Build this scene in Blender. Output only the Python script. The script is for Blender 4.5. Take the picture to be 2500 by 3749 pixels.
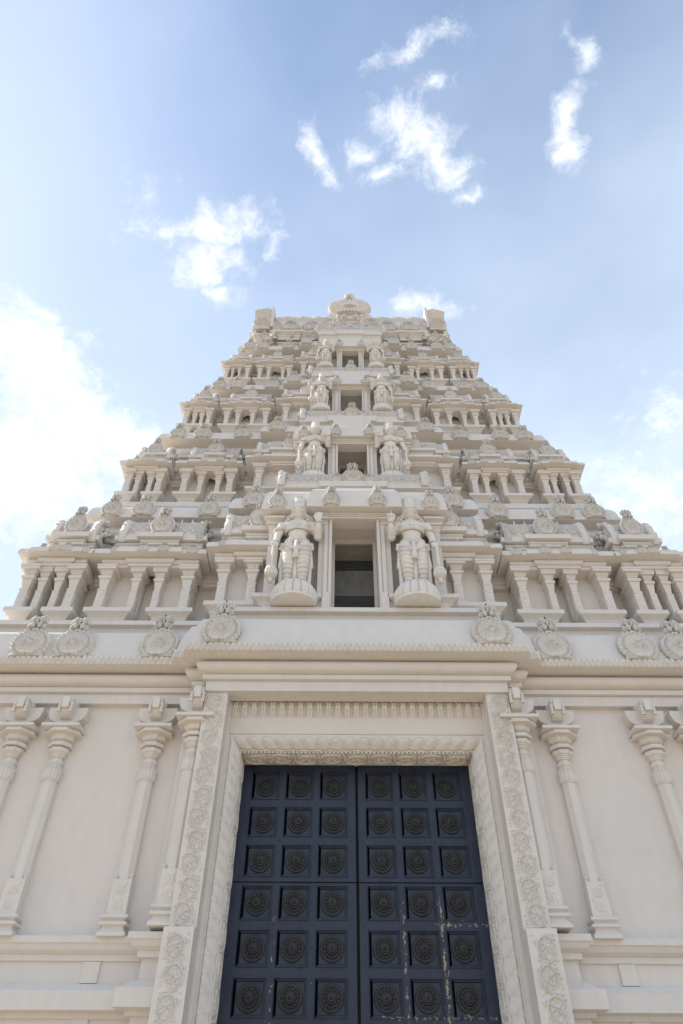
import bpy, math, random
import numpy as np
from mathutils import Vector, Matrix
random.seed(7); rng = np.random.default_rng(5)
for o in list(bpy.data.objects): bpy.data.objects.remove(o)
S = bpy.context.scene; col = S.collection
R = math.radians
# ------------------------------------------------------------ camera
cd = bpy.data.cameras.new("camera"); cam = bpy.data.objects.new("camera", cd); col.objects.link(cam)
cd.sensor_width = 36; cd.sensor_fit = 'HORIZONTAL'; cd.lens = 36.0; cd.clip_start = .05; cd.clip_end = 3000
pit, rol = R(45), R(0.3)
f_ = Vector((0, math.cos(pit), math.sin(pit))); u_ = Vector((0, -math.sin(pit), math.cos(pit))); r_ = Vector((1, 0, 0))
rr = r_*math.cos(rol)+u_*math.sin(rol); uu = -r_*math.sin(rol)+u_*math.cos(rol)
m3 = Matrix((rr, uu, -f_)).transposed()
cam.matrix_world = Matrix.Translation((-0.2425, -10, 1.6)) @ m3.to_4x4()
S.camera = cam
# ------------------------------------------------------------ light
SUN_EL, SUN_AZ = 38, -74          # azimuth from +y (behind the gateway) towards -x
w = bpy.data.worlds.new("World"); S.world = w; w.use_nodes = True
nt = w.node_tree; nt.nodes.clear(); L = nt.links
def N(t, **k):
    n = nt.nodes.new(t)
    for a, v in k.items(): setattr(n, a, v)
    return n
sky = N('ShaderNodeTexSky', sky_type='NISHITA', sun_disc=False)
sky.sun_elevation = R(SUN_EL); sky.sun_rotation = R(SUN_AZ)
sky.air_density = 1.0; sky.dust_density = .8; sky.ozone_density = 1.3
SKY_STR = .15
def M_(op, a, b=None, c=None, clamp=False):
    n = nt.nodes.new('ShaderNodeMath'); n.operation = op; n.use_clamp = clamp
    for i, v in enumerate((a, b, c)):
        if v is None: continue
        if isinstance(v, (int, float)): n.inputs[i].default_value = v
        else: nt.links.new(v, n.inputs[i])
    return n.outputs[0]
def VM(op, a, b=None, sc=None):
    n = nt.nodes.new('ShaderNodeVectorMath'); n.operation = op
    for i, v in enumerate((a, b)):
        if v is None: continue
        if isinstance(v, tuple): n.inputs[i].default_value = v
        else: nt.links.new(v, n.inputs[i])
    if sc is not None:
        if isinstance(sc, float): n.inputs['Scale'].default_value = sc
        else: nt.links.new(sc, n.inputs['Scale'])
    return n.outputs['Value'] if op in ('DOT_PRODUCT', 'LENGTH') else n.outputs[0]
tc = N('ShaderNodeTexCoord'); sx = N('ShaderNodeSeparateXYZ'); L.new(tc.outputs['Generated'], sx.inputs[0])
den = M_('MAXIMUM', M_('ADD', sx.outputs[2], .25), .05)
cx = N('ShaderNodeCombineXYZ'); L.new(M_('DIVIDE', sx.outputs[0], den), cx.inputs[0]); L.new(M_('DIVIDE', sx.outputs[1], den), cx.inputs[1])
P = cx.outputs[0]
warp = N('ShaderNodeTexNoise'); warp.inputs['Scale'].default_value = 16; warp.inputs['Detail'].default_value = 6; L.new(P, warp.inputs['Vector'])
wv = VM('SCALE', VM('SUBTRACT', warp.outputs['Color'], (.5, .5, .5)), None, .045)
P2 = VM('ADD', P, wv)
CL = [[0.053, 0.214, 43.412, 6.214, -8.628, 58.724, 1.0], [0.082, 0.235, 23.811, 16.408, -24.394, 41.239, 1.0], [0.105, 0.256, 25.334, 20.349, -35.343, 50.122, 1.0], [-0.027, 0.244, 15.172, 35.885, -88.038, 43.599, 0.85], [-0.144, 0.323, 23.335, -1.578, 7.904, 49.496, 0.9], [-0.159, 0.362, 10.066, 40.48, -30.463, 4.437, 0.9], [0.234, 0.21, 8.658, -33.95, 89.836, 12.24, 1.0], [0.238, 0.236, 9.007, 47.377, -82.869, 34.535, 1.0], [0.231, 0.153, 10.12, 59.077, -106.252, 47.528, 0.75], [0.071, 0.155, 28.074, -17.849, 41.904, 101.696, 0.55], [-0.404, 0.46, 14.932, 7.985, -7.435, 20.064, 1.1], [-0.386, 0.516, 13.779, 10.847, -13.707, 16.208, 1.1], [-0.359, 0.59, 10.229, 7.51, -12.077, 14.066, 1.1], [-0.451, 0.65, 9.727, 2.647, -0.67, 10.327, 1.1], [-0.29, 0.607, 21.983, 10.896, -17.164, 33.981, 0.8], [0.099, 0.416, 31.671, 2.864, -12.2, 74.827, 0.9], [0.015, 0.246, 33.793, 99.663, -58.893, 24.755, 0.7], [0.043, 0.269, 19.085, 110.238, -51.43, 12.01, 0.8], [0.141, 0.291, 30.416, 161.463, -78.004, 24.466, 0.7], [0.093, 0.187, 57.311, -44.034, 76.983, 143.697, 0.55], [-0.08, 0.35, 52.607, -60.135, 124.618, 113.61, 0.6], [0.453, 0.553, 2.635, 37.568, -29.455, 8.969, 0.3], [-0.208, 0.322, 28.88, 2.234, 6.683, 95.35, 0.5], [0.459, 0.697, 12.298, -1.655, -2.922, 22.103, 0.55], [-0.147, 0.4, 44.245, 20.549, -33.313, 83.158, 0.6], [-0.22, 0.28, 105.276, 19.501, -2.088, 158.888, 0.2]]
mask = None
for (cu, cv, a, b, c, d, ww) in CL:
    q = VM('SUBTRACT', P2, (cu, cv, 0.0))
    d1 = VM('DOT_PRODUCT', q, (a, b, 0.0)); d2 = VM('DOT_PRODUCT', q, (c, d, 0.0))
    rad = M_('SQRT', M_('ADD', M_('MULTIPLY', d1, d1), M_('MULTIPLY', d2, d2)))
    v = M_('MULTIPLY', M_('SUBTRACT', 1.38, rad, clamp=False), ww)
    mask = v if mask is None else M_('MAXIMUM', mask, v)
nz = N('ShaderNodeTexNoise'); nz.inputs['Scale'].default_value = 34; nz.inputs['Detail'].default_value = 9; nz.inputs['Roughness'].default_value = .7; L.new(P2, nz.inputs['Vector'])
nz2 = N('ShaderNodeTexNoise'); nz2.inputs['Scale'].default_value = 3.0; nz2.inputs['Detail'].default_value = 4; L.new(P, nz2.inputs['Vector'])
dens = M_('ADD', mask, M_('MULTIPLY', M_('SUBTRACT', nz.outputs['Fac'], .5), 3.8))
mr = N('ShaderNodeMapRange', interpolation_type='SMOOTHSTEP'); L.new(dens, mr.inputs[0]); mr.inputs[1].default_value = -.35; mr.inputs[2].default_value = 1.75
# thin veil of high haze, stronger low down
el = sx.outputs[2]
veil = M_('ADD', M_('MULTIPLY', M_('SUBTRACT', 1.0, el, clamp=True), 1.0), M_('MULTIPLY', M_('SUBTRACT', nz2.outputs['Fac'], .5), .35))
VEIL_A, VEIL_B = .22, 2.8
veil = M_('MULTIPLY_ADD', veil, VEIL_B, VEIL_A, clamp=True)
mx1 = N('ShaderNodeMix', data_type='RGBA'); L.new(veil, mx1.inputs[0]); L.new(sky.outputs[0], mx1.inputs[6]); mx1.inputs[7].default_value = (3.05, 3.6, 4.35, 1)
mx2 = N('ShaderNodeMix', data_type='RGBA'); L.new(mr.outputs[0], mx2.inputs[0]); L.new(mx1.outputs[2], mx2.inputs[6]); mx2.inputs[7].default_value = (4.8, 4.9, 5.15, 1)
bg = N('ShaderNodeBackground'); L.new(mx2.outputs[2], bg.inputs[0]); bg.inputs[1].default_value = SKY_STR
wo = N('ShaderNodeOutputWorld'); L.new(bg.outputs[0], wo.inputs[0])
sl = bpy.data.lights.new("sun", 'SUN'); so = bpy.data.objects.new("sun", sl); col.objects.link(so)
sl.energy = 4.0; sl.angle = R(.53); sl.color = (1, .93, .82)
az = R(SUN_AZ); el_ = R(SUN_EL)
sd = Vector((math.sin(az)*math.cos(el_), math.cos(az)*math.cos(el_), math.sin(el_)))
so.rotation_euler = sd.to_track_quat('Z', 'Y').to_euler(); so.location = (-30, 30, 60)
S.view_settings.view_transform = 'Standard'; S.view_settings.look = 'None'; S.view_settings.gamma = 1
S.view_settings.exposure = 0.79
# ------------------------------------------------------------ materials
def mat(name, base, rough=.85, var=.05, spot=None, bump=.15, bscale=60, grime=0.0, spec=.3):
    m = bpy.data.materials.new(name); m.use_nodes = True; t = m.node_tree; b = t.nodes['Principled BSDF']
    b.inputs['Roughness'].default_value = rough; b.inputs['Specular IOR Level'].default_value = spec
    g = t.nodes.new('ShaderNodeTexCoord')
    n1 = t.nodes.new('ShaderNodeTexNoise'); n1.inputs['Scale'].default_value = .9; n1.inputs['Detail'].default_value = 6; n1.inputs['Roughness'].default_value = .6
    n2 = t.nodes.new('ShaderNodeTexNoise'); n2.inputs['Scale'].default_value = 9; n2.inputs['Detail'].default_value = 8
    gm = t.nodes.new('ShaderNodeNewGeometry')
    mp = t.nodes.new('ShaderNodeMapping'); mp.inputs['Scale'].default_value = (1, 1, .35)
    t.links.new(gm.outputs['Position'], mp.inputs[0])
    t.links.new(gm.outputs['Position'], n1.inputs['Vector']); t.links.new(mp.outputs[0], n2.inputs['Vector'])
    ad = t.nodes.new('ShaderNodeMath'); ad.operation = 'MULTIPLY_ADD'; t.links.new(n1.outputs['Fac'], ad.inputs[0]); ad.inputs[1].default_value = .5; 
    hf = t.nodes.new('ShaderNodeMath'); hf.operation = 'MULTIPLY'; t.links.new(n2.outputs['Fac'], hf.inputs[0]); hf.inputs[1].default_value = .5
    t.links.new(hf.outputs[0], ad.inputs[2])
    cr = t.nodes.new('ShaderNodeValToRGB'); t.links.new(ad.outputs[0], cr.inputs[0])
    lo = tuple(c*(1-var*2.2) for c in base); hi = tuple(min(1, c*(1+var)) for c in base)
    cr.color_ramp.elements[0].position = .36; cr.color_ramp.elements[0].color = (*lo, 1)
    cr.color_ramp.elements[1].position = .6; cr.color_ramp.elements[1].color = (*hi, 1)
    out = cr.outputs[0]
    if grime > 0:      # rain-washed grime spots and streaks
        n3 = t.nodes.new('ShaderNodeTexNoise'); n3.inputs['Scale'].default_value = 5; n3.inputs['Detail'].default_value = 10; n3.inputs['Roughness'].default_value = .7
        mp2 = t.nodes.new('ShaderNodeMapping'); mp2.inputs['Scale'].default_value = (2.2, 2.2, .5); t.links.new(gm.outputs['Position'], mp2.inputs[0]); t.links.new(mp2.outputs[0], n3.inputs['Vector'])
        r3 = t.nodes.new('ShaderNodeMapRange'); t.links.new(n3.outputs['Fac'], r3.inputs[0]); r3.inputs[1].default_value = .56; r3.inputs[2].default_value = .78; r3.inputs[3].default_value = 0; r3.inputs[4].default_value = grime
        mx = t.nodes.new('ShaderNodeMix'); mx.data_type = 'RGBA'; t.links.new(r3.outputs[0], mx.inputs[0]); t.links.new(out, mx.inputs[6]); mx.inputs[7].default_value = (.20, .18, .155, 1)
        out = mx.outputs[2]
    t.links.new(out, b.inputs['Base Color'])
    if bump:
        n4 = t.nodes.new('ShaderNodeTexNoise'); n4.inputs['Scale'].default_value = bscale; n4.inputs['Detail'].default_value = 5; t.links.new(gm.outputs['Position'], n4.inputs['Vector'])
        n5 = t.nodes.new('ShaderNodeTexNoise'); n5.inputs['Scale'].default_value = 5; n5.inputs['Detail'].default_value = 3; t.links.new(gm.outputs['Position'], n5.inputs['Vector'])
        b5 = t.nodes.new('ShaderNodeBump'); b5.inputs['Strength'].default_value = .5; b5.inputs['Distance'].default_value = .02; t.links.new(n5.outputs['Fac'], b5.inputs['Height'])
        bp = t.nodes.new('ShaderNodeBump'); t.links.new(b5.outputs[0], bp.inputs['Normal']); bp.inputs['Strength'].default_value = bump; bp.inputs['Distance'].default_value = .006
        t.links.new(n4.outputs['Fac'], bp.inputs['Height']); t.links.new(bp.outputs[0], b.inputs['Normal'])
    return m
CREAM = (.70, .652, .608)
M_wall = mat('painted_render', CREAM, var=.018, bump=.16, bscale=45, grime=.04)
M_trim = mat('painted_moulding', (.70, .657, .612), var=.022, bump=.12, grime=.07)
M_carve = mat('painted_carving', (.715, .678, .635), var=.035, bump=.3, bscale=70, grime=.12)
M_stat = mat('painted_sculpture', (.73, .69, .64), var=.04, bump=.2, grime=.14)
M_weather = mat('weathered_carving', (.52, .49, .45), var=.14, bump=.5, grime=.55)
M_crest = mat('rain_washed_crest', (.60, .57, .53), var=.08, bump=.4, grime=.35)
M_boss = mat('dark_bronze', (.022, .021, .024), rough=.38, var=.2, bump=.2, spec=.5)
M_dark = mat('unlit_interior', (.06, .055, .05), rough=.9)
M_slab = mat('raw_concrete', (.30, .30, .29), rough=.9, var=.15, grime=.4)
M_metal = mat('grey_metal', (.18, .18, .19), rough=.5)
M_pave = mat('pale_paving', (.42, .345, .25), rough=.9, var=.12, grime=.2)
def door_mat():
    m = mat('navy_painted_timber', (.018, .026, .050), rough=.46, var=.16, bump=.35, bscale=35, spec=.5)
    t = m.node_tree; b = t.nodes['Principled BSDF']; src = b.inputs['Base Color'].links[0].from_socket
    g = t.nodes.new('ShaderNodeNewGeometry'); s = t.nodes.new('ShaderNodeSeparateXYZ'); t.links.new(g.outputs['Position'], s.inputs[0])
    def mm(op, a, b_=None, clamp=False):
        n = t.nodes.new('ShaderNodeMath'); n.operation = op; n.use_clamp = clamp
        for i, v in enumerate((a, b_)):
            if v is None: continue
            if isinstance(v, (int, float)): n.inputs[i].default_value = v
            else: t.links.new(v, n.inputs[i])
        return n.outputs[0]
    mp = t.nodes.new('ShaderNodeMapping'); mp.inputs['Scale'].default_value = (20, 20, 11); t.links.new(g.outputs['Position'], mp.inputs[0])
    n = t.nodes.new('ShaderNodeTexNoise'); n.inputs['Scale'].default_value = 1; n.inputs['Detail'].default_value = 8; n.inputs['Roughness'].default_value = .7; t.links.new(mp.outputs[0], n.inputs['Vector'])
    # worn stiles between the panel columns
    st = None
    for xc, wt in ((-1.08, .8), (-.59, .45), (.59, 1.0), (1.08, 1.15)):
        v = mm('MULTIPLY', mm('SUBTRACT', 1, mm('MULTIPLY', mm('ABSOLUTE', mm('SUBTRACT', s.outputs[0], xc)), 14), True), wt)
        st = v if st is None else mm('MAXIMUM', st, v)
    rail = mm('MULTIPLY', mm('SUBTRACT', 1, mm('MULTIPLY', mm('ABSOLUTE', mm('SUBTRACT', s.outputs[2], 3.09)), 14), True), mm('GREATER_THAN', s.outputs[0], 0.2))
    rail2 = mm('MULTIPLY', mm('SUBTRACT', 1, mm('MULTIPLY', mm('ABSOLUTE', mm('SUBTRACT', s.outputs[2], 4.07)), 14), True), mm('GREATER_THAN', s.outputs[0], 1.0))
    st = mm('MAXIMUM', st, mm('MAXIMUM', rail, rail2))
    zf = mm('MULTIPLY', mm('SUBTRACT', 4.85, s.outputs[2], True), 1.6, True)
    k = mm('MULTIPLY', st, zf)
    v = mm('ADD', n.outputs['Fac'], mm('MULTIPLY', k, .20))
    r = t.nodes.new('ShaderNodeMapRange'); t.links.new(v, r.inputs[0]); r.inputs[1].default_value = .715; r.inputs[2].default_value = .735
    mx = t.nodes.new('ShaderNodeMix'); mx.data_type = 'RGBA'; t.links.new(r.outputs[0], mx.inputs[0]); t.links.new(src, mx.inputs[6]); mx.inputs[7].default_value = (.36, .27, .19, 1)
    t.links.new(mx.outputs[2], b.inputs['Base Color'])
    return m
M_door = door_mat()
# ------------------------------------------------------------ object helpers
def link(o, parent=None, loc=None):
    col.objects.link(o)
    if parent is not None: o.parent = parent
    if loc is not None: o.location = loc
    return o
def empty(name, loc=(0, 0, 0)):
    o = bpy.data.objects.new(name, None); o.empty_display_size = .3; o.location = loc; col.objects.link(o); return o
def tag(o, label=None, cat=None, group=None, kind=None):
    if label: o['label'] = label
    if cat: o['category'] = cat
    if group: o['group'] = group
    if kind: o['kind'] = kind
    return o
def inst(mesh, name, parent, loc=(0, 0, 0), sc=(1, 1, 1), rot=(0, 0, 0), ):
    if 'medallion' in name and name != 'crown_medallion':     # hand-set pieces: slight differences
        j = random.uniform; sc = tuple(v*j(.965, 1.03) for v in sc); rot = (rot[0]+R(j(-1.5, 1.5)), R(j(-1.6, 1.6)), R(j(-2.5, 2.5)))
    o = bpy.data.objects.new(name, mesh); o.location = loc; o.scale = sc; o.rotation_euler = rot
    col.objects.link(o); o.parent = parent; return o
class MB:
    def __init__(s): s.v = []; s.f = []
    def add(s, vs, fs):
        n = len(s.v); s.v.extend([tuple(map(float, p)) for p in vs]); s.f.extend([tuple(i+n for i in q) for q in fs])
    def box(s, x0, x1, y0, y1, z0, z1):
        s.add([(x0,y0,z0),(x1,y0,z0),(x1,y1,z0),(x0,y1,z0),(x0,y0,z1),(x1,y0,z1),(x1,y1,z1),(x0,y1,z1)],
              [(0,3,2,1),(4,5,6,7),(0,1,5,4),(1,2,6,5),(2,3,7,6),(3,0,4,7)])
    def sweep(s, path, prof, cap=False):
        n = len(path); m = len(prof); nm = []
        for i in range(n-1):
            dx, dy = path[i+1][0]-path[i][0], path[i+1][1]-path[i][1]; l = math.hypot(dx, dy); nm.append((dy/l, -dx/l))
        vs = []
        for i in range(n):
            if i == 0: mx_, my_ = nm[0]
            elif i == n-1: mx_, my_ = nm[-1]
            else:
                a, b = nm[i-1], nm[i]; k = 1+a[0]*b[0]+a[1]*b[1]; mx_, my_ = (a[0]+b[0])/k, (a[1]+b[1])/k
            for (o, z) in prof: vs.append((path[i][0]+mx_*o, path[i][1]+my_*o, z))
        fs = [(i*m+j, (i+1)*m+j, (i+1)*m+j+1, i*m+j+1) for i in range(n-1) for j in range(m-1)]
        if cap: fs += [tuple(range(m)), tuple(range((n-1)*m+m-1, (n-1)*m-1, -1))]
        s.add(vs, fs)
    def rings(s, cx_, cy_, prof, n=4, rot=None, cap=True):
        # prof: (radius or (hx,hy), z)
        rot = math.pi/n if rot is None else rot; k = 1/math.cos(math.pi/n); vs = []
        for (h, z) in prof:
            for i in range(n):
                a = rot+2*math.pi*i/n
                hx, hy = (h if isinstance(h, tuple) else (h, h))
                vs.append((cx_+hx*k*math.cos(a), cy_+hy*k*math.sin(a), z))
        fs = [(j*n+i, j*n+(i+1) % n, (j+1)*n+(i+1) % n, (j+1)*n+i) for j in range(len(prof)-1) for i in range(n)]
        if cap: fs += [tuple(range(n-1, -1, -1)), tuple(range((len(prof)-1)*n, len(prof)*n))]
        s.add(vs, fs)
    def lathe(s, prof, n=32, axis='Y', c=(0, 0, 0)):
        # prof (r, t) along axis direction; axis 'Y' faces -y
        vs = []
        for (r, t) in prof:
            for i in range(n):
                a = 2*math.pi*i/n; A, B = r*math.cos(a), r*math.sin(a)
                vs.append((c[0]+A, c[1]-t, c[2]+B) if axis == 'Y' else (c[0]+A, c[1]+B, c[2]+t))
        fs = [(j*n+i, j*n+(i+1) % n, (j+1)*n+(i+1) % n, (j+1)*n+i) for j in range(len(prof)-1) for i in range(n)]
        fs += [tuple(range(n-1, -1, -1)), tuple(range((len(prof)-1)*n, len(prof)*n))]
        s.add(vs, fs)
    def ball(s, c, r, n=8, m=6):
        rx, ry, rz = r if isinstance(r, tuple) else (r, r, r); vs = [(c[0], c[1], c[2]-rz)]
        for j in range(1, m):
            t = math.pi*j/m
            for i in range(n):
                a = 2*math.pi*i/n; vs.append((c[0]+rx*math.sin(t)*math.cos(a), c[1]+ry*math.sin(t)*math.sin(a), c[2]-rz*math.cos(t)))
        vs.append((c[0], c[1], c[2]+rz)); fs = []
        for i in range(n): fs.append((0, 1+(i+1) % n, 1+i))
        for j in range(m-2):
            for i in range(n): fs.append((1+j*n+i, 1+j*n+(i+1) % n, 1+(j+1)*n+(i+1) % n, 1+(j+1)*n+i))
        k = len(vs)-1
        for i in range(n): fs.append((k, k-n+i, k-n+(i+1) % n))
        s.add(vs, fs)
    def tube(s, pts, rad, n=8, closed=False):
        pts = [Vector(p) for p in pts]; k = len(pts); rad = rad if isinstance(rad, (list, tuple)) else [rad]*k; vs = []
        for i, p in enumerate(pts):
            if closed: t = pts[(i+1) % k]-pts[i-1]
            else: t = pts[min(i+1, k-1)]-pts[max(i-1, 0)]
            t.normalize(); up = Vector((0, 0, 1)) if abs(t.z) < .95 else Vector((0, 1, 0))
            a = t.cross(up).normalized(); b = a.cross(t)
            for j in range(n):
                q = 2*math.pi*j/n; vs.append(p+a*(rad[i]*math.cos(q))+b*(rad[i]*math.sin(q)))
        kk = k if closed else k-1
        fs = [(i*n+j, i*n+(j+1) % n, ((i+1) % k)*n+(j+1) % n, ((i+1) % k)*n+j) for i in range(kk) for j in range(n)]
        if not closed: fs += [tuple(range(n-1, -1, -1)), tuple(range((k-1)*n, k*n))]
        s.add(vs, fs)
    def grid(s, G, flip=False):
        G = np.asarray(G); a, b = G.shape[:2]
        vs = G.reshape(-1, 3).tolist()
        fs = [(i*b+j, i*b+j+1, (i+1)*b+j+1, (i+1)*b+j) for i in range(a-1) for j in range(b-1)]
        if flip: fs = [q[::-1] for q in fs]
        s.add(vs, fs)
    def mesh(s, name, m, smooth=False, angle=None):
        me = bpy.data.meshes.new(name); me.from_pydata(s.v, [], s.f); me.update()
        me.materials.append(m)
        if smooth: me.shade_smooth() if hasattr(me, 'shade_smooth') else me.polygons.foreach_set('use_smooth', [True]*len(me.polygons))
        if angle is not None:
            me.shade_smooth(); 
            try: me.set_sharp_from_angle(angle=R(angle))
            except Exception: pass
        return me
    def build(s, name, m, parent=None, **k):
        o = bpy.data.objects.new(name, s.mesh(name, m, **k)); col.objects.link(o)
        if parent is not None: o.parent = parent
        return o
def mirror_path(half):        # half: left side, from far left to the axis
    return half+[(-x, y) for (x, y) in reversed(half)]
def arc(o0, z0, o1, z1, n=6, q=1):
    # quarter ellipse from (o0,z0) [outermost] to (o1,z1); q=1 bulges outward
    out = []
    for i in range(n+1):
        t = math.pi/2*i/n
        if q == 1: out.append((o1+(o0-o1)*math.cos(t), z0+(z1-z0)*math.sin(t)))
        else: out.append((o0+(o1-o0)*math.sin(t), z1+(z0-z1)*math.cos(t)))
    return out
def roll(o, z0, z1, b, n=6):
    return [(o+b*math.sin(math.pi*i/n)**.7, z0+(z1-z0)*i/n) for i in range(n+1)]
# ------------------------------------------------------------ carved reliefs as height fields
def bump(d, w_): return np.exp(-(d/w_)**2)
def vine_tile(nu, nv, seed=1):
    # u in -.5..+.5 , v 0..2 : two scroll cells, mirrored, joined by an S stem
    u = np.linspace(-.5, .5, nu)[None, :]; v = np.linspace(0, 2, nv, endpoint=False)[:, None]
    H = np.full((nv, nu), .0); rs = np.random.default_rng(seed)
    blobs = []
    for cell, sgn in ((.5, 1), (1.5, -1)):
        for k in range(60):
            blobs.append((rs.uniform(-.47, .47), cell+rs.uniform(-.5, .5), rs.uniform(.028, .05), rs.uniform(.5, .95)))
    for dv in (-2, 0, 2):
        for (bu, bv, br, bh) in blobs: H = np.maximum(H, bh*bump(np.sqrt((u-bu)**2+(v-bv-dv)**2), br))
    for dv in (-2, 0, 2):
        for cell, sgn in ((.5, 1), (1.5, -1)):
            cv = cell+dv; du = (u-.03*sgn)*sgn; dz = v-cv
            r = np.sqrt((du*1.05)**2+(dz*.98)**2)+1e-6; a = np.arctan2(dz, du); t = ((a+math.pi*.5) % (2*math.pi))/(2*math.pi)
            r1 = .47-.14*t
            near = r < .5
            H = np.where(r < r1-.02, np.minimum(H, .6), H)
            H = np.where(near & (np.abs(r-r1) < .075), np.minimum(H, .08), H); H = np.maximum(H, .95*bump(r-r1, .032)*near); H = np.maximum(H, .6*bump(r-(r1-.075), .020)*(.7+.3*np.cos(24*a)))
            lob = .17+.06*np.cos(5*a+cell*2)
            H = np.maximum(H, .95*(1-np.clip(r/(lob+.02), 0, 1)**6)*(.62+.38*np.cos(5*a+cell*2)))
            H = np.maximum(H, bump(r, .04))
    xs = .44*np.cos(math.pi*v); H = np.maximum(H, .9*bump(np.abs(u-xs)/1.6, .024)*(np.abs(np.cos(math.pi*v)) < .8))
    return H+.05*rs.random(H.shape)
VINE = vine_tile(44, 100)
def tile_v(T, n):      # repeat n cells (T holds two)
    k = T.shape[0]//2; rep = np.concatenate([T]*(int(math.ceil(n/2))+1), 0)
    return rep[:int(round(k*n))+1]
def relief_panel(mb, H, o, U, V, Nn, w_, h_, d, back=.01):
    nv, nu = H.shape; U, V, Nn, o = [np.array(q, float) for q in (U, V, Nn, o)]
    uu_ = np.linspace(0, w_, nu)[None, :, None]; vv = np.linspace(0, h_, nv)[:, None, None]
    Hh = H.copy(); Hh[0, :] = Hh[-1, :] = -back/d; Hh[:, 0] = Hh[:, -1] = -back/d
    mb.grid(o+U*uu_+V*vv+Nn*(Hh[:, :, None]*d))
def lattice(nu, nv, cu, cv):
    u = np.linspace(0, cu, nu)[None, :]; v = np.linspace(0, cv, nv)[:, None]
    a = np.abs(((u+v) % 1)-.5)*2; b = np.abs(((u-v) % 1)-.5)*2
    H = np.full((nv, nu), .0); fu, fv = (u % 1)-.5, (v % 1)-.5
    for su, sv in ((0, 0), (.5, .5), (-.5, .5), (.5, -.5), (-.5, -.5)):
        r = np.sqrt((fu-su)**2+(fv-sv)**2); an = np.arctan2(fv-sv, fu-su)
        H = np.maximum(H, .85*np.clip(1-(r/(.17+.06*np.cos(6*an)))**4, 0, 1))
    ln = np.minimum(1-a, 1-b); H = np.where(ln < .30, H*.2, H)
    return np.maximum(H, 1.0*bump(ln, .11))
# ------------------------------------------------------------ medallion (horseshoe gable with a grotesque face)
def medallion_mb(nt_=72, nr=20, face=True, detail=1, bulge=1.0):
    mb = MB(); rs = np.linspace(0, 1, nr); th = np.linspace(0, 2*math.pi, nt_, endpoint=False)
    T, Rr = np.meshgrid(th, rs)
    Ro = .5*(1+.035*np.cos(26*T)*(detail > 0))
    low = np.clip(-np.sin(T)-.62, 0, 1)
    X = Ro*Rr*np.cos(T)*(1+.25*low); Z = Ro*Rr*np.sin(T); Z = np.maximum(Z, -.40)*.98+.40
    x, z = X, Z-.40
    H = .05*np.sqrt(np.clip(1-Rr**2, 0, 1))
    H += .13*np.clip(bump(Rr-.89, .08), 0, 1)*(.5+.5*np.cos(26*T)) + .08*bump(Rr-.735, .035) - .05*bump(Rr-.80, .03)
    inn = np.zeros_like(H)
    for (px, pz, rd) in ((.17, .17, .10), (-.17, .17, .10), (.25, -.03, .085), (-.25, -.03, .085), (.23, -.23, .10), (-.23, -.23, .10), (0, .26, .06), (.1, -.3, .06), (-.1, -.3, .06)):
        d = np.sqrt((x-px)**2+(z-pz)**2); inn = np.maximum(inn, .06*bump(d-rd*.8, .022)); inn = np.maximum(inn, .07*bump(d, .032))
    d = np.sqrt(x**2+(z+.03)**2); inn = np.maximum(inn, .08*bump(d-.135, .022)); inn = np.where(d < .11, -.03+.0*inn, inn); inn = np.maximum(inn, .15*bulge*bump(np.sqrt(x**2+(z+.01)**2), .055))
    H += 1.5*inn*(Rr < .70)
    H[-1, :] = -.06
    G = np.stack([X, -(H+.05), Z], -1); G = np.concatenate([G, G[:, :1]], 1)
    mb.grid(G, flip=True)
    n_face = mb.n_face = len(mb.v)
    if face:
        mb.tube([(-.13, -.09, .86), (0, -.14, .84), (.13, -.09, .86)], [.035, .045, .035], 6)
        for sg in (-1, 1):
            mb.ball((.115*sg, -.17, .97), (.10, .10, .095)); mb.ball((.135*sg, -.16, 1.15), (.105, .11, .12)); mb.ball((.13*sg, -.265, 1.13), .04, 6, 4)
            mb.ball((.24*sg, -.11, .93), (.09, .09, .10)); mb.ball((.26*sg, -.08, 1.16), (.08, .08, .1)); mb.ball((.17*sg, -.08, 1.27), (.06, .07, .07))
            mb.tube([(.2*sg, -.2, .98), (.25*sg, -.2, .90), (.22*sg, -.18, .84)], [.03, .022, .01], 5)
        mb.ball((0, -.22, 1.06), (.04, .06, .09)); mb.tube([(0, -.2, 1.1), (0, -.2, 1.2), (0, -.14, 1.31)], [.04, .045, .03], 6)
        for sg in (-1, 1):
            mb.ball((.34*sg, -.07, .80), (.07, .06, .07)); mb.ball((.42*sg, -.07, .70), (.06, .05, .06)); mb.ball((.50*sg, -.05, .02), (.09, .06, .05)); mb.ball((.40*sg, -.09, .05), (.07, .06, .05)); mb.tube([(.3*sg, -.1, .03), (.42*sg, -.12, .0), (.56*sg, -.06, .06)], [.04, .04, .01], 6)
        for k in range(5): mb.ball((-.1+.05*k, -.10, .79-.02*abs(2-k)), (.03, .04, .07), 6, 4)
        mb.box(-.16, .16, -.10, .0, .8, 1.2)
        for i in range(n_face, len(mb.v)): vx, vy, vz = mb.v[i]; mb.v[i] = (vx*.76, vy*.9, vz)
    return mb
def med_mesh(mb, nm):
    me = mb.mesh(nm, M_carve, smooth=True); me.materials.append(M_crest); me.update()
    mi = [1 if me.vertices[p.vertices[0]].index >= mb.n_face else 0 for p in me.polygons]; me.polygons.foreach_set('material_index', mi); return me
ME_med = med_mesh(medallion_mb(), 'medallion')
ME_small = med_mesh(medallion_mb(40, 12), 'small_medallion')
def rounded(me): return me
# ------------------------------------------------------------ ground
g = MB(); g.grid(np.array([[(x, y, 0) for x in np.linspace(-600, 600, 9)] for y in np.linspace(-600, 600, 9)]))
tag(g.build('paving', M_pave), kind='structure')
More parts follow.
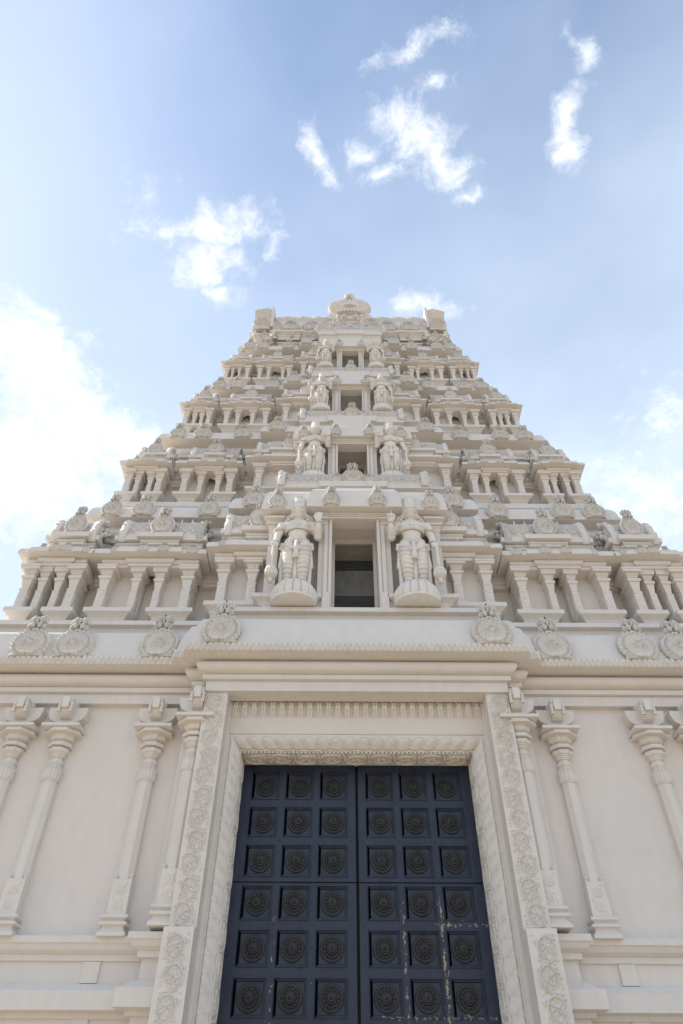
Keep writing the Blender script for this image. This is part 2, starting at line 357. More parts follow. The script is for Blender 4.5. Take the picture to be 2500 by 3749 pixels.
# ------------------------------------------------------------ the gateway
T = empty('temple_gateway', (0, 0, 0))
tag(T, 'cream carved temple gateway tower rising in stepped storeys above dark double doors', 'temple tower')
YB = 8.0
side = -.53
REF = mirror_path([(-7.45, YB), (-7.45, side), (-2.46, side), (-2.46, side-.2), (-2.26, side-.2), (-2.26, side-.4)])
# walls beside the door
mb = MB()
Wl = [(-7.35, YB), (-7.35, -.43), (-2.55, -.43), (-2.55, -.60), (-1.88, -.60), (-1.88, .6)]
mb.sweep(Wl, [(0, 0), (0, 7.6)]); mb.sweep([(-x, y) for x, y in reversed(Wl)], [(0, 0), (0, 7.6)])
mb.box(-1.95, 1.95, -.55, .6, 6.36, 7.6)
mb.build('gate_wall', M_wall, T)
# base mouldings below the ledge, both sides
def basepath(sg):
    p = [(-7.35, YB), (-7.35, -.43), (-2.58, -.43), (-2.58, -.63), (-2.2, -.63)]
    return p if sg < 0 else [(-x, y) for x, y in reversed(p)]
for sg in (-1, 1):
    mb = MB()
    mb.sweep(basepath(sg), [(-.02, 3.84), (.06, 3.80), (.15, 3.795), (.15, 3.725)] + arc(.14, 3.725, .04, 3.60, 5, 0)[:0] + [(.13, 3.71), (.10, 3.66), (.05, 3.63), (.03, 3.625), (.03, 3.56), (-.02, 3.555),
             (-.02, 3.34), (.03, 3.33), (.13, 3.25), (.17, 3.245), (.17, 3.06), (.05, 3.05), (.05, 3.0), (-.01, 2.99), (-.01, 2.55), (.1, 2.5), (.2, 2.3), (.2, 2.1), (.28, 2.08), (.28, 1.2), (.36, 1.15), (.36, .5), (.5, .48), (.5, 0)][::1])
    for px_ in (3.18, 5.9):
        mb.box(sg*px_-.10, sg*px_+.10, -.455, -.40, 3.34, 3.555); mb.box(sg*px_-.10, sg*px_+.10, -.455, -.40, 2.5, 3.0)
    mb.build('plinth', M_trim, T)
# entablature: beam, fillet, roll
mb = MB()
mb.sweep(REF, [(-.3, 6.90), (0, 6.90), (0, 7.06), (-.02, 7.062), (.055, 7.07), (.055, 7.145), (.03, 7.15)] + roll(.03, 7.15, 7.38, .13, 9)+[(.0, 7.382)])
mb.build('entablature', M_trim, T, angle=40)
mb = MB()
Llip = .36
mb.sweep(REF, [(-.1, 7.378), (Llip-.03, 7.378), (Llip-.02, 7.385)] + [(Llip-.015, 7.49), (Llip-.05, 7.50)] + [(Llip-.06, 7.62), (Llip-.09, 7.78), (Llip-.14, 7.94)] + arc(Llip-.155, 7.97, -.04, 8.16, 8) + [(-.16, 8.17), (-.16, 8.24), (-.10, 8.25), (-.10, 8.27), (-.18, 8.275), (-.18, 8.42), (-.08, 8.425), (-.08, 8.51), (-1.5, 8.512)])
mb.build('eave_cornice', M_trim, T, angle=35)
# fringe of beaded tassels along the lip
mb = MB()
def fringe(x0, x1, y, n):
    nu = n*10+1; u = np.linspace(0, n, nu)[None, :]; zz = np.linspace(7.375, 7.515, 9)[:, None]
    t = (zz-7.375)/.14; c = np.abs((u % 1)-.5)*2
    H = .012+.012*np.cos(2*math.pi*u*3)*(t < .62)+.02*np.clip(1-c**3, 0, 1)*(t < .66)+.03*np.sqrt(np.clip(1-c**2, 0, 1))*(t > .70)
    H = np.broadcast_to(H, (9, nu)).copy(); H[0] *= .5; H[-1] = -.01
    X = np.broadcast_to(np.linspace(x0, x1, nu)[None, :], H.shape); mb.grid(np.stack([X, y-H, np.broadcast_to(zz, H.shape)], -1))
lp = Llip-.02
fringe(-2.26-lp, 2.26+lp, side-.4-lp, 60)
for sg in (-1, 1):
    a, b = sorted((sg*(2.26+lp+.0), sg*(2.46+lp))); fringe(a, b, side-.2-lp, 2)
    a, b = sorted((sg*(2.46+lp), sg*(7.45+lp))); fringe(a, b, side-lp, 58)
mb.build('cornice_fringe', M_carve, T)
# jamb strips with vine scroll
for sg in (-1, 1):
    mb = MB(); x0, x1 = sorted((sg*1.92, sg*2.25))
    mb.box(x0, x1, -.88, -.40, 3.795, 6.905); mb.box(x0-.03*(sg < 0)+.003*(sg > 0), x1+.03*(sg > 0)-.003*(sg < 0), -.98, -.40, 0, 3.80)
    mb.build('door_jamb', M_trim, T)
    mb = MB(); o = (x0+.03, -.884, 3.82); h = 6.88-3.82; n = 11
    relief_panel(mb, tile_v(VINE, n)[:, ::sg], o, (1, 0, 0), (0, 0, 1), (0, -1, 0), .27, h, .04)
    o = (x0-.03*(sg < 0)+.05, -.984, .3); relief_panel(mb, tile_v(VINE, 12)[::, ::-sg], o, (1, 0, 0), (0, 0, 1), (0, -1, 0), .27, 3.74-.3, .04)
    mb.build('scroll_panel', M_carve, T, smooth=True)
# petal moulding frame round the opening
mb = MB()
def frame_path(x, z): return [(-x, 0), (-x, z), (x, z), (x, 0)]
def sweep_xz(mb, path, prof, y0=0):
    # path in xz plane, profile (outward offset, y)
    n = len(path); nm = []
    for i in range(n-1):
        dx, dz = path[i+1][0]-path[i][0], path[i+1][1]-path[i][1]; l = math.hypot(dx, dz); nm.append((-dz/l, dx/l))
    vs = []; m = len(prof)
    for i in range(n):
        if i == 0: a = nm[0]
        elif i == n-1: a = nm[-1]
        else:
            p, q = nm[i-1], nm[i]; k = 1+p[0]*q[0]+p[1]*q[1]; a = ((p[0]+q[0])/k, (p[1]+q[1])/k)
        for (o, y) in prof: vs.append((path[i][0]+a[0]*o, y0+y, path[i][1]+a[1]*o))
    mb.add(vs, [(i*m+j, (i+1)*m+j, (i+1)*m+j+1, i*m+j+1) for i in range(n-1) for j in range(m-1)])
FP = [(-1.69, 0), (-1.69, 6.19), (1.69, 6.19), (1.69, 0)]
sweep_xz(mb, FP, [(0, .05), (0, -.455), (.012, -.465), (.035, -.465), (.038, -.45)])
sweep_xz(mb, FP, [(.15, -.50), (.155, -.585), (.17, -.592), (.19, -.585), (.195, -.56), (.205, -.56), (.21, -.575), (.225, -.57), (.23, -.54), (.3, -.54)])
mb.build('door_surround', M_trim, T, angle=35)
mb = MB()
def petals(p0, d, n_, length, inward, flip):
    # quarter-round strip with petal tongues. p0 start, d run direction, inward: vector to the opening
    cnt = max(1, int(round(length/.185))); nu = cnt*14+1; nv = 11
    u = np.linspace(0, cnt, nu)[None, :]; t = np.linspace(0, 1, nv)[:, None]   # t 0 outer ,1 inner
    fu = (u % 1)-.5
    edge = np.abs(fu)*2
    sc = np.clip(t*1.25-.12*np.cos(2*math.pi*fu*1.0)*1.2, 0, 1)
    dd = np.sqrt((fu/.40)**2+((1-t)/.80)**2); H = .026*np.sqrt(np.clip(1-dd**2, 0, 1))+.016*bump(dd-1.14, .07)+.004
    ang = t*math.pi/2
    off = .038+.115*np.cos(ang)*1.0       # outward offset from the opening edge
    yy = -.585+.11*(1-np.cos(ang))-.025*np.sin(2*ang)
    off = np.broadcast_to(off, H.shape); yy = np.broadcast_to(yy, H.shape)
    no, ny = np.broadcast_to(.25+.6*np.sin(ang), H.shape), np.broadcast_to(-(.9-.5*np.sin(ang)), H.shape)
    off = off-no*H; yy = yy+ny*H
    # mitre: shorten/extend at the corner end
    L0 = np.broadcast_to(np.linspace(0, 1, nu)[None, :], H.shape)
    P0 = np.array(p0); D_ = np.array(d); I = np.array(inward)
    run = L0*length
    if flip == 'top': run = (-off)+L0*(length+2*off)
    else: run = L0*(length+off)
    G = P0+D_*run[..., None]-I*off[..., None]+np.array((0, 1, 0))*yy[..., None]
    return G
G = petals((-1.69, 0, 0), (0, 0, 1), 0, 6.19, (1, 0, 0), 'l'); mb.grid(G)
G = petals((1.69, 0, 0), (0, 0, 1), 0, 6.19, (-1, 0, 0), 'l'); mb.grid(G, True)
G = petals((-1.69, 0, 6.19), (1, 0, 0), 0, 3.38, (0, 0, -1), 'top'); mb.grid(G)
mb.build('petal_moulding', M_carve, T, smooth=True)
# carved reveals
mb = MB()
for sg in (-1, 1):
    Hh = tile_v(VINE, 17)
    relief_panel(mb, Hh, (sg*1.69, -.42, .2), (0, 1, 0), (0, 0, 1), (-sg, 0, 0), .34, 5.95, .022)
Hh = tile_v(VINE, 9).T
relief_panel(mb, Hh, (-1.66, -.42, 6.19), (1, 0, 0), (0, 1, 0), (0, 0, -1), 3.32, .34, .05)
for i in range(56): mb.box(-1.66+i*.0593, -1.62+i*.0593, -.45, -.425, 6.165, 6.19)
mb.build('carved_reveal', M_carve, T, smooth=True)
# lintel band of hanging ornaments
mb = MB(); nU = 27; nu = nU*14+1; nv = 26
u = np.linspace(0, nU, nu)[None, :]; t = np.linspace(0, 1, nv)[:, None]; fu = (u % 1)-.5
bx_ = np.maximum(np.abs(fu)/.34, np.abs(t-.32)/.33); H = .6*np.clip(1.06-bx_**6, 0, .6)/.6*.8
H = np.maximum(H, .9*bump(bx_-.93, .06)); H = np.where(bx_ < .8, H*.72+.25*bump(np.abs(fu)-.0, .03)*(t < .5)+.2*bump(np.sqrt(fu**2+(t-.13)**2), .05), H)
H = np.maximum(H, .5*bump(np.abs(fu)-.45, .04)*(.6+.4*np.cos(40*t))*(t < .66))
for (a_, b_, r_2) in ((.17, .9, .12), (-.17, .9, .12), (.13, .73, .11), (-.13, .73, .11), (0, .82, .06)):
    H = np.maximum(H, 1.25*np.sqrt(np.clip(1-((fu-a_)**2/(r_2**2)+(t-b_)**2/(.09**2)), 0, 1)))
relief_panel(mb, H, (-1.905, -.552, 6.66), (1, 0, 0), (0, 0, 1), (0, -1, 0), 3.81, .30, .06)
mb.build('lintel_frieze', M_carve, T, smooth=True)
# small carved curl panel for pillars
def curl_panel(nu=16, nv=34):
    u = np.linspace(-.5, .5, nu)[None, :]; v = np.linspace(0, 2, nv)[:, None]; H = np.zeros((nv, nu))
    for cv, sg in ((.5, 1), (1.45, -1)):
        du = (u)*sg; dz = (v-cv); r = np.sqrt(du**2+dz**2); a = np.arctan2(dz, du)
        H = np.maximum(H, .8*bump(r-(.33-.10*(a+math.pi)/(2*math.pi)), .05)); H = np.maximum(H, bump(r, .09)); H = np.maximum(H, .7*bump(r-.2, .035))
    H = np.maximum(H, .7*bump(u-.38*np.cos(math.pi*v), .05))
    H = np.maximum(H, .8*bump(np.minimum(.5-np.abs(u), .2), .04)); return H
CURL = curl_panel()
# base wall columns (octagonal shafts) 
def wall_column():
    mb = MB()
    sq = lambda p: mb.rings(0, 0, p, 4)
    oc = lambda p: mb.rings(0, 0, p, 8)
    sq([(.17, 3.78), (.17, 3.82), (.14, 3.845), (.125, 3.875), (.13, 3.89), (.165, 3.90), (.17, 3.915), (.165, 3.93), (.13, 3.94), (.125, 3.955), (.155, 3.975), (.165, 3.98), (.165, 4.01), (.12, 4.012), (.115, 4.42), (.10, 4.425)])
    oc([(.105, 4.42), (.100, 5.70)]); oc([(.112, 5.70), (.118, 5.83), (.125, 5.85), (.115, 5.87), (.098, 5.875)])
    oc([(.088, 5.87), (.105, 5.90), (.105, 5.915), (.075, 5.925), (.10, 5.965), (.10, 5.995), (.070, 6.04), (.088, 6.045), (.088, 6.06), (.098, 6.065), (.098, 6.085), (.112, 6.09), (.112, 6.11), (.13, 6.115), (.142, 6.165), (.10, 6.17), (.10, 6.185), (.168, 6.19), (.174, 6.215), (.165, 6.24), (.105, 6.255), (.11, 6.27), (.15, 6.295), (.168, 6.335), (.17, 6.365)])
    oc([(.15, 6.365), (.258, 6.367), (.262, 6.39), (.24, 6.43), (.10, 6.44)])
    sq([(.27, 6.43), (.275, 6.435), (.275, 6.475), (.12, 6.477)])
    # tassel collar
    for k in range(16):
        a = 2*math.pi*k/16; mb.box(.115*math.cos(a)-.012, .115*math.cos(a)+.012, .115*math.sin(a)-.012, .115*math.sin(a)+.012, 5.72, 5.84); mb.ball((.12*math.cos(a), .12*math.sin(a), 5.86), .018, 6, 4)
    for sx_ in (-1, 1):
        for sy in (-1,): mb.ball((sx_*.098, sy*.098, 4.46), .022); mb.rings(sx_*.098, sy*.098, [(.012, 4.42), (.012, 4.45)], 6)
    relief_panel(mb, CURL, (-.095, -.116, 4.05), (1, 0, 0), (0, 0, 1), (0, -1, 0), .19, .34, .018)
    # corbel bracket: two side arms and one forward arm
    mb.rings(0, 0, [(.09, 6.47), (.09, 6.50), (.10, 6.505), (.10, 6.53), (.115, 6.535), (.115, 6.56), (.1, 6.565), (.1, 6.9)], 4)
    def arm(ax):
        pr = [(.0, 6.515), (.105, 6.515), (.105, 6.535)]
        for i in range(1, 9):
            t = math.pi/2*i/9; pr += [(.105+.17*math.sin(t), 6.545+.135*(1-math.cos(t))), (.105+.17*math.sin(t), 6.560+.135*(1-math.cos(t)))]
        pr += [(.285, 6.72), (.285, 6.785), (0, 6.785)]
        vs = []
        for s_ in ((-.13, .075) if ax else (-.075, .075)):
            for (a, z) in pr: vs.append((ax*a, s_, z) if ax else (s_, -a, z))
        n = len(pr); fs = [(i, (i+1) % n, n+(i+1) % n, n+i) for i in range(n)]+[tuple(range(n)), tuple(range(2*n-1, n-1, -1))]
        mb.add(vs, fs)
    arm(1); arm(-1)
    # forward arm
    n0 = len(mb.v); arm(0); 
    for i in range(n0, len(mb.v)): x, y, z = mb.v[i]; mb.v[i] = (x*1.08, y, z+.03+.06*(z > 6.7))
    for sx_ in (-1, 1):
        for q in range(3): mb.rings(sx_*.085, -.285, [(.022, 6.64+.05*q), (.024, 6.66+.05*q), (.022, 6.685+.05*q)], 8)
    mb.box(-.05, .05, -.325, -.2, 6.70, 6.87)
    return mb
ME_col = wall_column().mesh('wall_column', M_trim)
for sg in (-1, 1):
    for px_ in (2.985, 4.33, 5.0, 6.45): inst(ME_col, 'wall_column', T, (sg*px_, -.475, 0))
    inst(ME_col, 'wall_column', T, (sg*2.345, -.69, .06))
# ------------------------------------------------------------ doors
def door_leaf_mesh(sg):
    mb = MB(); x0, x1 = (.02, 1.69); zs = [5.875-.518*i for i in range(12)]; cx_ = [.335, .835, 1.335]
    hw, hh = .205, .205
    def bx(a, b, y0, y1, z0, z1):
        a, b = (a, b) if sg > 0 else (-b, -a); mb.box(a, b, y0, y1, z0, z1)
    bx(x0, x1, .030, .10, 0, 6.25)
    prev = x0
    for c in cx_: bx(prev, c-hw, 0, .045, .0, 4.557); bx(prev, c-hw, 0, .045, 4.573, 6.25); prev = c+hw
    bx(prev, x1, 0, .045, 0, 4.557); bx(prev, x1, 0, .045, 4.573, 6.25)
    for c in cx_:
        top = 6.25
        for z in zs+[None]:
            lo = z+hh if z is not None else 0
            if top-lo > .01: 
                if lo < 4.565 < top: bx(c-hw, c+hw, .0015, .045, lo, 4.556); bx(c-hw, c+hw, .0015, .045, 4.574, top)
                else: bx(c-hw, c+hw, .0015, .045, lo, top)
            if z is not None: top = z-hh
        for z in zs:
            cc = c*sg; P_ = [(cc-hw, z-hh), (cc-hw, z+hh), (cc+hw, z+hh), (cc+hw, z-hh), (cc-hw, z-hh), (cc-hw, z+hh)]
            sweep_xz(mb, P_, [(-.0, -.0), (-.0, -.010), (-.009, -.012), (-.014, .003), (-.022, .003), (-.025, .014), (-.033, .014), (-.037, .024), (-.041, .030)])
    for z in [5.875-.259-.518*i for i in range(10)]:
        for c in (.585, 1.085, 1.60, .08): 
            if sg*c != 0: mb.ball((sg*c, 0, z+.26*(int(z*10) % 2)), (.011, .006, .011), 6, 4)
    return mb
def boss_mb():
    mb = MB()
    mb.lathe([(.150, 0), (.152, .012), (.146, .02), (.122, .020), (.118, .026), (.112, .024), (.105, .016), (.078, .018), (.074, .030), (.062, .038), (.050, .036), (.044, .052), (.034, .056), (.026, .056), (.024, .072), (.019, .076), (.013, .076), (.013, .088), (.008, .096), (.001, .098)], 40)
    for k in range(32):
        a = 2*math.pi*k/32; mb.ball((.134*math.cos(a), -.021, .134*math.sin(a)), .0075, 5, 4)
    for k in range(12):
        a = 2*math.pi*k/12; mb.ball((.092*math.cos(a), -.02, .092*math.sin(a)), (.017, .012, .017), 6, 4)
    for k in range(16):
        a = 2*math.pi*k/16; mb.ball((.062*math.cos(a), -.036, .062*math.sin(a)), .009, 5, 4)
    return mb
ME_boss = boss_mb().mesh('boss', M_boss, angle=45)
for sg in (-1, 1):
    d = door_leaf_mesh(sg).build('door_leaf', M_door, T)
    d['label'] = 'dark navy door leaf with flaking paint, %s half' % ('left' if sg < 0 else 'right')
    for i in range(7):
        for c in (.335, .835, 1.335):
            b = inst(ME_boss, 'boss', d, (sg*c, .030, 5.875-.518*i))
mb = MB(); mb.box(-1.9, 1.9, .11, .2, 0, 6.4); mb.build('door_backing', M_dark, T)
# ------------------------------------------------------------ storeys
Ys = [-.35, .375, .955, 1.49, 1.944]
Ws = [6.145, 5.24, 4.51, 3.84, 3.28]
Fs = [8.51, 12.28, 15.43, 18.34, 21.22]
KX = [(6.145, 5.63, 5.488, 4.932), (5.24, 4.81, 4.655, 4.224), (4.507, 4.096, 4.024, 3.643), (3.84, 3.50, 3.40, 2.98)]
MX = [(4.75, 3.918, 3.663, 2.844), (3.963, 3.378, 3.116, 2.593), (3.443, 2.953, 2.68, 2.117), (2.85, 2.41, 2.084, 1.712)]
IX = [2.62, 2.347, 1.93, 1.58]
CX = [1.62, 1.27, 1.08, 1.0]
IPIL = [(2.367, 1.842), (2.10,), (1.72,), (1.40,)]
# relative heights: plinth top, cap top, lip bottom, lip top, slab top, roof top, next lip bottom, next curve top
RH = [(.095, .348, .396, .43, .555, .70, .79, .93), (.094, .326, .365, .395, .50, .635, .80, .94), (.11, .342, .375, .405, .505, .645, .78, .94), (.10, .336, .37, .40, .49, .615, .76, .935)]
SC = [1, .853, .734, .64]
def pilaster_mesh(h, s, panel=True):
    mb = MB(); b = .074*s; q = lambda pr: mb.rings(0, 0, [(r*b, z*h) for r, z in pr], 4)
    q([(1.35, 0), (1.35, .035), (1.1, .04), (1.0, .045), (1.0, .42), (1.12, .425), (1.12, .445), (1.0, .45), (1.12, .455), (1.12, .47), (.85, .475), (.85, .52), (.93, .525), (.95, .56), (1.02, .565), (1.04, .60), (1.12, .605), (1.14, .64), (1.24, .65), (1.26, .68), (1.05, .685)])
    q([(1.05, .685), (1.5, .70), (1.66, .722), (1.66, .745), (1.5, .768), (1.1, .772), (1.1, .80), (1.3, .81), (1.4, .84), (1.6, .885), (1.55, .895)])
    q([(1.5, .895), (2.3, .897), (2.35, .94), (2.3, .945), (2.3, .952), (2.45, .955), (2.48, .995), (2.4, 1.0)])
    if panel:
        ph = .34*h
        for (o, U, Nn) in (((-b*.8, -b-.002, .07*h), (1, 0, 0), (0, -1, 0)), ((b+.002, -b*.8, .07*h), (0, 1, 0), (1, 0, 0)), ((-b-.002, -b*.8, .07*h), (0, 1, 0), (-1, 0, 0))):
            relief_panel(mb, CURL[::2, ::1] if False else CURL, o, U, (0, 0, 1), Nn, 1.6*b, ph, .012)
        for k in range(4):
            mb.ball(((-1.0+.67*k)*b, -1.45*b, .85*h), (.22*b, .2*b, .025*h), 6, 4)
    for i, (vx, vy, vz) in enumerate(mb.v):      # engage the pillar with the wall behind it
        if vy > b*.5: mb.v[i] = (vx, vy+.17*s, vz)
    return mb.mesh('pilaster', M_trim)
def gable_end_mesh(ry, rz, t):
    # horseshoe plate in the yz plane, thickness along x, with upturned horn; outer face +x
    mb = MB(); n = 40; out = []
    for i in range(n+1):
        a = math.pi*(1.18-1.36*i/n); k = 1.0
        y = ry*1.16*math.cos(a); z = rz*1.10*math.sin(a)
        if z < 0: y *= 1.12
        out.append((y, z))
    rs = np.linspace(0, 1, 12); vs = np.zeros((12, n+1, 3)); cy, cz = 0, rz*.25
    for i, r0 in enumerate(rs):
        for j, (y, z) in enumerate(out):
            yy, zz = cy+(y-cy)*r0, cz+(z-cz)*r0
            h = t*.5+.16*t*math.sin(r0*14)+.22*t*math.sin(9*math.atan2(zz-cz, yy-cy)+r0*9)*(r0 > .3)
            if r0 > .9: h = t*.9
            vs[i, j] = (h, yy, zz)
    mb.grid(vs)
    n0 = len(out)
    rim = np.array([[(t*.9, y, z), (t*.9, y*1.05, z*1.05), (-t*.5, y*1.05, z*1.05), (-t*.5, y*.86, z*.86)] for (y, z) in out]); mb.grid(rim, True)
    mb.add([(t*.9, out[0][0], out[0][1]), (t*.9, out[-1][0], out[-1][1]), (-t*.5, out[-1][0], out[-1][1]), (-t*.5, out[0][0], out[0][1])], [(0, 1, 2, 3)])
    # front scroll volute and upper horn
    for sy in (-1, 1):
        pts = []
        for k in range(15):
            a = 2.2*math.pi*k/14; r_k = rz*.18*(1-.7*k/14); pts.append((t*.3, sy*(ry*1.12+0*r_k)-sy*(-r_k*math.cos(a))*.6, -rz*.12+r_k*math.sin(a)))
        mb.tube(pts, t*.35, 6)
    mb.tube([(t*.2, 0, rz*1.0), (t*.5, -ry*.12, rz*1.2), (t*.9, -ry*.05, rz*1.38)], [t*.8, t*.55, t*.2], 6)
    for k in range(9):
        a = math.pi*(.5+.42*(k-4)/4.5); mb.ball((t*.5, ry*1.2*math.cos(a), rz*1.14*math.sin(a)), (t*.5, t*.35, t*.35), 6, 4)
    # lion mask on the outer face
    for sy in (-1, 1):
        mb.ball((t*1.2, sy*ry*.22, rz*.62), (t*.7, ry*.2, rz*.14)); mb.ball((t*1.1, sy*ry*.25, rz*.35), (t*.7, ry*.22, rz*.16)); mb.ball((t*.8, sy*ry*.5, rz*.12), (t*.5, ry*.22, rz*.2))
    mb.ball((t*1.5, 0, rz*.5), (t*.6, ry*.12, rz*.12))
    return mb.mesh('gable_end', M_carve, smooth=True)
def finial_mesh():
    mb = MB(); mb.lathe([(.5, 0), (.62, .06), (.66, .12), (.55, .2), (.48, .24), (.52, .27), (.40, .36), (.25, .48), (.2, .55), (.22, .6), (.12, .66), (.11, .95), (.07, 1.05), (.01, 1.12)], 14, 'Z'); return mb.mesh('finial', M_stat, smooth=True)
ME_fin = finial_mesh()
def barrel(mb, x0, x1, yc, zc, ry, rz, cell, flare=.12):
    # lattice-carved half barrel, only the upper half
    cu = max(2, round((x1-x0)/cell)); arc_l = math.pi*(ry+rz)/2*.55; cv = max(2, round(arc_l*2/cell)); nv = int(cv*9)+1; nu = int(cu*9)+1
    H = lattice(nu, nv, cu, cv); a = np.linspace(-math.pi*.12, math.pi*.75, nv)[:, None]
    H[: int(nv*.13)] = (.35+.5*(np.sin(np.linspace(0, cu*6*math.pi, nu))[None, :] > 0))
    d = .06*cell/.2
    k = 1+flare*np.clip(-np.sin(a), 0, 1)
    Y = yc-(ry*k+H*d)*np.cos(a); Z = zc+(rz+H*d)*np.sin(a); X = np.broadcast_to(np.linspace(x0, x1, nu)[None, :], H.shape)
    mb.grid(np.stack([X, Y, Z], -1))
    mb.box(x0+.01, x1-.01, yc-ry*.6, yc+ry*.6, zc-rz*.4, zc+rz*.6)
def kapota(mb, path, zb, zt, ztop, lip, back=-.15):
    mb.sweep(path, [(back, zb), (lip-.01, zb), (lip, zb+.003), (lip, zb+(zt-zb)*.40), (lip-.008, zb+(zt-zb)*.42), (lip-.008, zb+(zt-zb)*.55)] + arc(lip-.012, zb+(zt-zb)*.55, min(-.01, lip*.2-.02), ztop, 6) + [(back, ztop+.001)])
def U(x0, x1, y, yb): return [(x0, yb), (x0, y), (x1, y), (x1, yb)]
def stepped(x0, x1, xa, xb, y, st, yb): return [(x0, yb), (x0, y), (xa, y), (xa, y-st), (xb, y-st), (xb, y), (x1, y), (x1, yb)]
def mir(path): return [(-x, y) for x, y in reversed(path)]
PLP = lambda z0, h, b: [(b, z0-.001), (b, z0+h*.28), (b+.012, z0+h*.285), (b+.012, z0+h*.40), (b-.0, z0+h*.42)] + [(b+.02+.10*t*t, z0+h*(.45+.30*t)) for t in (0, .4, .7, 1)] + [(b+.135, z0+h*.77), (b+.135, z0+h), (-.1, z0+h+.001)]
for k in range(4):
    y = Ys[k]; F = Fs[k]; Hs = Fs[k+1]-F; s = SC[k]; rh = RH[k]; Z = lambda r: F+r*Hs
    zp, zc, zl, zt, zs_, zr, zn, znc = [Z(r) for r in rh]
    K, Mx, ix, cxw = KX[k], MX[k], IX[k], CX[k]; y2 = Ys[k+1]; w2 = Ws[k+1]
    yw = y+.33*s; yr = y+.62*s; yi = y-.2*s; yc = y-.40*s; gd = .18*s
    # ---- core wall with recesses and slots
    half = [(-K[0]+.14*s, YB-.3*k), (-K[0]+.14*s, yw), (-K[1]-.02, yw), (-K[1]-.02, yw+gd), (-K[2]+.02, yw+gd), (-K[2]+.02, yw), (-K[3]-.12*s, yw), (-K[3]-.12*s, yr), (-Mx[0]+.12*s, yr), (-Mx[0]+.12*s, yw), (-Mx[1]-.0, yw), (-Mx[1], yw+gd), (-Mx[2], yw+gd), (-Mx[2], yw), (-Mx[3]-.12*s, yw), (-Mx[3]-.12*s, yr), (-ix+.13*s, yr), (-ix+.13*s, yi+.26*s)]
    ow = (.42, .335, .29, .25)[k]     # half width of the opening
    zw0, zw1 = (F+.09, F+(.16, .16, .16)[0]*0+.1, F+.1, F+.1)[k], (10.66, 13.93, 16.95, 19.85)[k]
    yn = yc+.34*s; rd = (.62, .75, .63, .58)[k]
    half2 = [(-cxw-.02, yi+.9*s), (-cxw-.02, yn), (-ow-.13*s, yn), (-ow-.13*s, yc+.05), (-ow, yc+.05), (-ow, yc+rd+.03)]
    half += [(-cxw+.1, yi+.26*s)]
    mb = MB(); cap_ = [(0, F-.6), (0, zt), (-.4, zt+.001)]
    for hp, pr in ((half, [(0, F-.6), (0, zt)]), (half2, [(0, F-.6), (0, zn+.1)])): mb.sweep(hp, pr); mb.sweep(mir(hp), pr)
    bp_ = [(-w2+.03, YB-.3*k-.3), (-w2+.03, y2+.03), (-cxw, y2+.03), (-cxw, yn+.02), (-ow-.05, yn+.02)]
    for hp in (bp_, mir(bp_)): mb.sweep(hp, [(0, F), (0, zn+.05)])
    mb.box(-ow-.02, ow+.02, yc+.055, yc+1.2, zw1, zn+.1)
    mb.box(-ow-.02, ow+.02, yc+.055, yc+rd+.3, F-.5, F+.05)
    storey = mb.build('storey', M_wall, T)
    storey['label'] = ['lowest, widest storey of the tower', 'second storey of the tower', 'third storey of the tower', 'topmost storey of the tower'][k]
    def part(m_, name, mt=M_trim, **kw): return m_.build(name, mt, storey, **kw)
    # ---- room behind the opening
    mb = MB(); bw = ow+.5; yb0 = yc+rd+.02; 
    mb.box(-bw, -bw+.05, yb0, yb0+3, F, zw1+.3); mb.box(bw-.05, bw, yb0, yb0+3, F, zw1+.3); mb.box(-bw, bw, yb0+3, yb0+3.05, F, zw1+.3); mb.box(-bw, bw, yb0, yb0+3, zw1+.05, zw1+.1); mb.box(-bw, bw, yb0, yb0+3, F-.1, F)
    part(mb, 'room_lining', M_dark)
    if k == 0:
        mb = MB(); mb.box(-bw+.06, bw-.06, yb0+.45, yb0+2.8, 9.68, 10.30); part(mb, 'inner_slab', M_slab)
    # ---- window frame
    mb = MB(); fo = (.135, .125, .135, .09)[k]; FPk = [(-ow, zw0-.08), (-ow, zw1), (ow, zw1), (ow, zw0-.08)]
    sweep_xz(mb, FPk, [(-.004, .45*s), (-.004, -.02), (.045*s, -.025), (.048*s, .01), (.065*s, .01), (.07*s, -.012), (fo, -.012), (fo, .35*s)], y0=yc)
    part(mb, 'window_frame')
    mb = MB(); zi = zw1-.06
    FPi = [(-ow+.055, zw0-.08), (-ow+.055, zi), (ow-.055, zi), (ow-.055, zw0-.08)]
    sweep_xz(mb, FPi, [(0, rd+.06), (0, rd), (.02, rd), (.02, rd-.025), (.06, rd-.025), (.06, rd+.06)], y0=yc)
    part(mb, 'inner_frame')
    if k == 0:   # wire mesh in the opening
        mb = MB()
        for i in range(34):
            x = -ow+.06+(2*ow-.12)*i/33; mb.box(x-.0011, x+.0011, yc+rd+.03, yc+rd+.0325, zw0, zi)
        for i in range(60):
            z = zw0+(zi-zw0)*i/59; mb.box(-ow+.05, ow-.05, yc+rd+.0326, yc+rd+.035, z-.0011, z+.0011)
        part(mb, 'wire_mesh', M_metal)
    # ---- pier plinths, pilasters
    ME_p = pilaster_mesh(zc-zp, s, k < 2)
